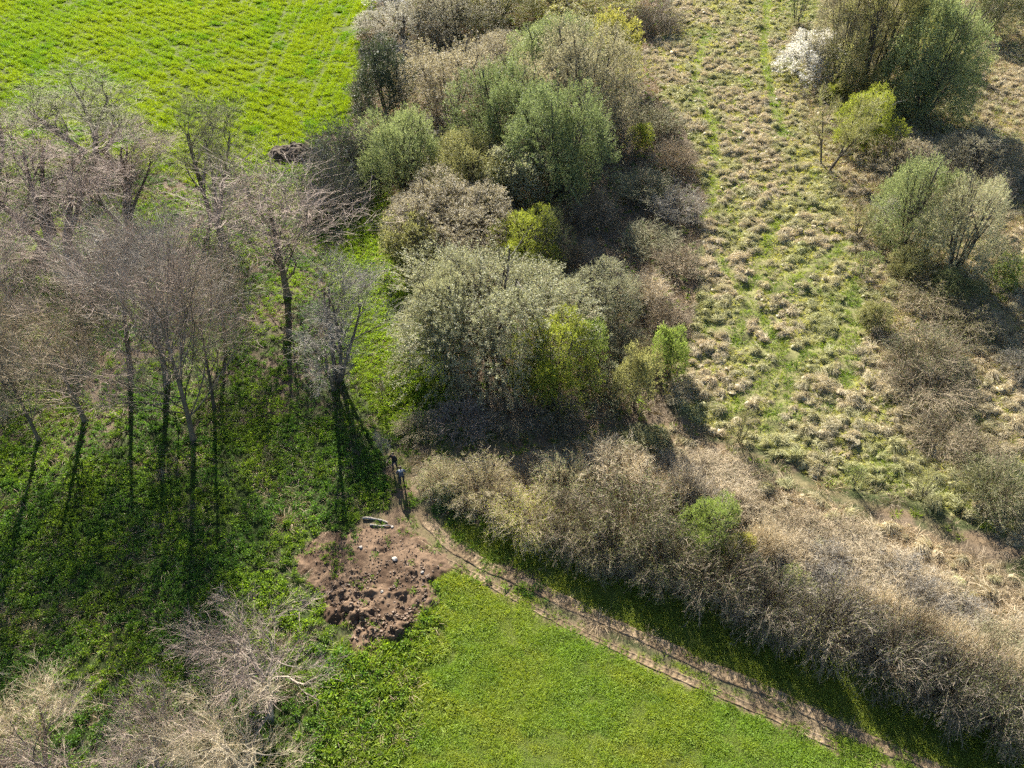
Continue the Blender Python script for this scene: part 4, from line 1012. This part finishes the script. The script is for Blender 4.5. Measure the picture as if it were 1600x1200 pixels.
tint = mix((.75, .95, .9), (1.25, 1.2, .8), smooth(.35, .65, n2)); tint = mix(tint, (1.9, 1.75, .9), np.maximum(w['lush'] * .8, smooth(.58, .7, fbm(x, y, 2.5, 153, 3)) * .6))
pr = [leaf_clump('b', GR_HERB, 80, .26, .28, .085) for _ in range(5)]
scatter('woodland_herbs', x, y, gz(x, y), pr, s, tint, 'leafy green plants covering the wood floor', 'undergrowth')
# dead stems, brash and litter
x, y = points(lambda w, x, y: (1 - w['path']) * np.maximum.reduce([w['scrub'] * .9, w['thicket'] * .55, w['east'] * .75 * (1 - .6 * w['tussock']), w['lushlow'] * .3, (1 - np.maximum.reduce([w['crop'], w['pasture'], w['margin'], w['soil'], w['yard'], w['tussock']])) * .12]), .42)
n2 = fbm(x, y, 3, 161, 3); w = weights(x, y)
s = .6 + .8 * rng.random(len(x))
tint = mix((.8, .78, .75), (1.3, 1.2, 1.05), smooth(.3, .7, n2)); tint = mix(tint, (1.5, 1.45, 1.35), w['scrub'] * .5)
pr = [blade_clump('b', GR_DRY, 46, .3, .35, .95, .016, .2, 1.0) for _ in range(5)]
scatter('dead_stems', x, y, gz(x, y), pr, s, tint, 'dry pale dead stems and old grass under the hedge and thicket', 'undergrowth')
# soil lumps
x, y = points(lambda w, x, y: w['soil'] * (.15 + .5 * smooth(.45, .62, fbm(x, y, 1.6, 171, 3))) + w['yard'] * .08, .12, np.concatenate([Z['soil'], Z['yard']]))
uu, vv = px(x, y)
s = (.02 + .11 * rng.random(len(x)) ** 3) * (.6 + .7 * smooth(850, 960, vv))
pr = [clod('b', M_CLOD, k) for k in range(4)]
zz = gz(x, y) + soil_z(x, y, sdist(x, y, Z['soil'])) * smooth(-.3, .3, sdist(x, y, Z['soil']))
scatter('soil_lumps', x, y, zz, pr, s, mix((.75, .72, .7), (1.2, 1.15, 1.1), rng.random(len(x))), 'loose lumps of brown soil on the bare patch', 'soil', tilt=.5)

# ------------------------------------------------------------------ heap of earth by the crop field
def heap(name, u, v, rx, ry, h, label):
    cx, cy = (float(t) for t in G(u, v)); n = 90
    ax = np.linspace(-1.25, 1.25, n); x, y = np.meshgrid(ax, ax)
    a = .45; X2 = cx + (x * math.cos(a) - y * math.sin(a)) * rx; Y2 = cy + (x * math.sin(a) + y * math.cos(a)) * ry
    r = np.sqrt(x ** 2 + y ** 2) + .35 * (fbm(X2, Y2, 1.4, 201, 3) - .5)
    z = gz(X2, Y2) + h * np.clip(1 - r ** 2, -.2, 1) ** 1 * (.6 + .8 * fbm(X2, Y2, 1.8, 203, 3)) - .12 * smooth(.95, 1.2, r) + (.9 * (fbm(X2, Y2, .9, 202, 4) - .5) + .5 * np.maximum(fbm(X2, Y2, .3, 204, 2) - .5, 0)) * (1 - smooth(.8, 1.1, r))
    ii = np.arange(n - 1)[:, None] * n + np.arange(n - 1)[None]
    me = mesh_np(name, np.stack([X2, Y2, z], -1).reshape(-1, 3), [np.stack([ii, ii + 1, ii + n + 1, ii + n], -1).reshape(-1, 4)], [M_EARTH])
    return tag(obj(name, me), label, 'earth heap')
M_EARTH = solid_mat('dark_earth', (0.04, 0.029, 0.019), (0.085, 0.063, 0.04), 3.0, .95, .8)
heap('earth_heap', 466, 242, 3.6, 1.9, 1.1, 'dark brown heap of earth at the corner of the crop field')

# ------------------------------------------------------------------ logs and stones on the bare soil
M_LOG = solid_mat('weathered_log', (0.20, 0.17, 0.14), (0.40, 0.355, 0.31), 9.0, .85, .5)
M_CUT = solid_mat('broken_wood', (0.42, 0.32, 0.22), (0.58, 0.46, 0.33), 12.0, .8, .3)
M_STONE = solid_mat('pale_stone', (0.27, 0.24, 0.20), (0.44, 0.40, 0.35), 6.0, .85, .4)
def log(u0, v0, u1, v1, r, label, bend):
    rg = np.random.default_rng(int(u0))
    a = np.array(G(u0, v0), float); b = np.array(G(u1, v1), float); P, K = 12, 10
    t = np.linspace(0, 1, P)[:, None]; p = a * (1 - t) + b * t
    d = nrm((b - a)[None])[0]; nn = np.array([-d[1], d[0]]); p = p + nn[None] * (np.sin(t * math.pi) * bend)
    base = p.mean(0); zb = float(gz(*base)) + r * .85
    rad = r * np.linspace(1.15, .75, P) * (1 + .08 * rg.normal(size=P)); v = []
    for i in range(P):
        for k in range(K):
            an = k * 2 * math.pi / K; q = rad[i] * (1 + .07 * rg.normal())
            v.append((p[i, 0] - base[0] + nn[0] * q * math.cos(an), p[i, 1] - base[1] + nn[1] * q * math.cos(an), q * math.sin(an) + .03 * math.sin(i * .9)))
    f = [(i * K + k, i * K + (k + 1) % K, (i + 1) * K + (k + 1) % K, (i + 1) * K + k) for i in range(P - 1) for k in range(K)]
    e = empty('log', (base[0], base[1], zb)); tag(e, label, 'log', 'logs by the bare soil')
    obj('bark', mesh_np('log_bark', v, [np.array(f)], [M_LOG], smooth_shade=True), e)
    for i, sg in ((0, -1), (P - 1, 1)):
        ring = np.array(v[i * K:(i + 1) * K]); c = ring.mean(0) + np.array([d[0], d[1], 0]) * sg * r * .35
        vv = np.concatenate([ring, c[None]]); fa = np.array([(k, (k + 1) % K, K) for k in range(K)])
        obj('cut_end', mesh_np('log_end', vv, [fa], [M_CUT]), e)
    return e
log(567, 811, 606, 818, .075, 'longer pale weathered log lying at the top of the bare soil', .12)
log(578, 821, 612, 822, .055, 'shorter pale log lying in front of the longer log', -.05)
import bmesh
for i, (u, v, r, lab) in enumerate([
 (617, 876, .20, 'largest pale stone, in the middle of the bare soil'), (660, 896, .13, 'pale stone near the track side of the bare soil'),
 (564, 857, .14, 'pale stone at the upper left of the bare soil'), (597, 927, .11, 'small pale stone in the middle of the churned soil'),
 (546, 916, .07, 'tiny white stone at the left of the churned soil'), (613, 824, .13, 'pale stone at the broken end of the two logs'),
 (563, 973, .07, 'tiny white stone at the lower end of the churned soil')]):
    x, y = (float(t) for t in G(u, v)); bm = bmesh.new(); bmesh.ops.create_icosphere(bm, subdivisions=2, radius=r); rr = random.Random(i)
    for q in bm.verts: q.co *= .65 + .35 * rr.random(); q.co.z *= .6
    me = bpy.data.meshes.new('stone'); bm.to_mesh(me); bm.free(); me.materials.append(M_STONE)
    o = obj('stone', me); sdz = sdist(np.array([x]), np.array([y]), Z['soil'])
    o.location = (x, y, float(gz(x, y)) + float(soil_z(np.array([x]), np.array([y]), sdz)[0]) * (sdz[0] > -.2) + r * .3); tag(o, lab, 'stone', 'pale stones on the bare soil')

# ------------------------------------------------------------------ two people
M_JACK = solid_mat('blue_grey_jacket', (0.04, 0.055, 0.08), (0.07, 0.09, 0.125), 14.0, .7, .2)
M_BLK = solid_mat('black_cloth', (0.012, 0.012, 0.014), (0.028, 0.028, 0.03), 10.0, .8, .2)
M_TROU = solid_mat('dark_trousers', (0.018, 0.02, 0.028), (0.035, 0.038, 0.05), 10.0, .85, .2)
M_SKIN = solid_mat('skin', (0.42, 0.26, 0.19), (0.50, 0.32, 0.24), 8.0, .55)
M_HAIR = solid_mat('hair', (0.03, 0.02, 0.014), (0.06, 0.042, 0.028), 20.0, .5)
M_PALE = solid_mat('pale_hood', (0.22, 0.24, 0.27), (0.32, 0.34, 0.37), 12.0, .7)
M_BOOT = solid_mat('boots', (0.02, 0.016, 0.012), (0.04, 0.03, 0.022), 8.0, .7)
def skinned(name, verts, edges, radii, sub=2, root=0):
    me = bpy.data.meshes.new(name); me.from_pydata(verts, edges, []); o = bpy.data.objects.new(name, me); C.objects.link(o)
    md = o.modifiers.new('skin', 'SKIN'); md.use_smooth_shade = True
    for i, sv in enumerate(me.skin_vertices[0].data):
        r = radii[i]; sv.radius = r if isinstance(r, tuple) else (r, r); sv.use_root = (i == root); sv.use_loose = False
    ss = o.modifiers.new('sub', 'SUBSURF'); ss.levels = sub; ss.render_levels = sub
    dg = bpy.context.evaluated_depsgraph_get(); dg.update()
    out = bpy.data.meshes.new_from_object(o.evaluated_get(dg)); bpy.data.objects.remove(o); bpy.data.meshes.remove(me)
    return out
def person(u, v, face, arms, top, label, step=.10, bend=0.0, hood=None, pack=None):
    x, y = (float(t) for t in G(u, v)); e = empty('person', (x, y, float(gz(x, y)) + .03)); e.rotation_euler = (0, 0, face)
    tag(e, label, 'person', 'two people by the track')
    b = bend
    V = [(0, 0, .95), (0, b * .3, 1.15), (0, b * .7, 1.36), (0, b * .95, 1.48), (0, b * 1.1 + .01, 1.56), (0, b * 1.2 + .03, 1.66), (0, b * 1.2 + .02, 1.74)]
    R = [(.165, .125), (.15, .115), (.175, .12), (.075, .07), (.06, .06), (.078, .095), (.06, .075)]
    E = [(0, 1), (1, 2), (2, 3), (3, 4), (4, 5), (5, 6)]
    for sd in (-1, 1):
        i = len(V); st = step * sd
        V += [(.10 * sd, 0, .86), (.105 * sd, .02 + st * .6, .48), (.11 * sd, st, .10), (.115 * sd, st + .13, .05)]
        R += [.105, .068, .052, .045]; E += [(0, i), (i, i + 1), (i + 1, i + 2), (i + 2, i + 3)]
        i = len(V); el, ha = arms[0 if sd < 0 else 1]
        V += [(.20 * sd, b * .85, 1.40), el, ha]; R += [.072, .052, .040]; E += [(2, i), (i, i + 1), (i + 1, i + 2)]
        j = len(V); hv = np.array(ha); dv = np.array(ha) - np.array(el); dv = dv / np.linalg.norm(dv)
        sv = np.cross(dv, [0, 0, 1]); sv = sv / (np.linalg.norm(sv) + 1e-6)
        V += [tuple(hv + dv * .08)]; R += [(.042, .022)]; E += [(i + 2, j)]
        for q, ln in ((-.030, .07), (-.010, .085), (.010, .08), (.030, .065)):
            k = len(V); V += [tuple(hv + dv * .10 + sv * q), tuple(hv + dv * (.10 + ln) + sv * q * 1.2 - np.array([0, 0, .02]))]; R += [.009, .008]; E += [(j, k), (k, k + 1)]
        k = len(V); V += [tuple(hv + dv * .04 - sv * .045), tuple(hv + dv * .09 - sv * .06)]; R += [.011, .009]; E += [(i + 2, k), (k, k + 1)]
    me = skinned('body', V, E, R)
    for m in (top, M_TROU, M_SKIN, M_BOOT): me.materials.append(m)
    for p in me.polygons:
        c = p.center; hand = any((Vector(arms[k][1]) - c).length < .17 and (c - Vector(arms[k][0])).length > .22 for k in (0, 1))
        p.material_index = 2 if (c.z > 1.50 or hand) and c.z > .6 else 3 if c.z < .12 else 1 if c.z < .93 and abs(c.x) < .2 else 0
        p.use_smooth = True
    obj('body', me, e)
    hy = b * 1.2 + .025
    def blob(name, cen, rad, mat, zcut=-2, ycut=9):
        bm = bmesh.new(); bmesh.ops.create_uvsphere(bm, u_segments=20, v_segments=14, radius=1)
        bmesh.ops.delete(bm, geom=[q for q in bm.verts if q.co.z < zcut or q.co.y > ycut], context='VERTS')
        for q in bm.verts: q.co = Vector((cen[0] + q.co.x * rad[0], cen[1] + q.co.y * rad[1], cen[2] + q.co.z * rad[2]))
        me = bpy.data.meshes.new(name); bm.to_mesh(me); bm.free(); me.materials.append(mat); me.polygons.foreach_set('use_smooth', [True] * len(me.polygons)); return obj(name, me, e)
    blob('hair', (0, hy - .015, 1.69), (.092, .112, .105), M_HAIR, -.25, .75)
    blob('nose', (0, hy + .105, 1.645), (.014, .02, .022), M_SKIN)
    for sd in (-1, 1):
        blob('eye', (.034 * sd, hy + .09, 1.67), (.013, .01, .01), M_HAIR); blob('ear', (.09 * sd, hy, 1.655), (.014, .026, .034), M_SKIN)
    blob('mouth', (0, hy + .095, 1.605), (.026, .01, .008), M_HAIR)
    if hood: blob('hood', (0, b * .9 - .10, 1.47), (.17, .12, .085), hood)
    if pack:
        bm = bmesh.new(); bmesh.ops.create_cube(bm, size=1)
        for q in bm.verts: q.co = Vector((q.co.x * .28, q.co.y * .16 - .20, q.co.z * .42 + 1.22))
        bmesh.ops.bevel(bm, geom=bm.edges[:], offset=.05, segments=3, affect='EDGES')
        me = bpy.data.meshes.new('backpack'); bm.to_mesh(me); bm.free(); me.materials.append(pack); obj('backpack', me, e)
    return e
person(629, 757, .15, (((-.30, .02, 1.14), (-.26, .20, .96)), ((.30, .02, 1.14), (.25, .22, .98))), M_JACK, 'person in a dark blue jacket with a grey hood, nearer the track', hood=M_PALE)
person(618, 734, math.pi - .5, (((-.29, .04, 1.13), (-.22, .26, 1.02)), ((.32, .10, 1.18), (.30, .38, 1.10))), M_BLK, 'person in black clothes standing behind the other one, arm held out', bend=.05)
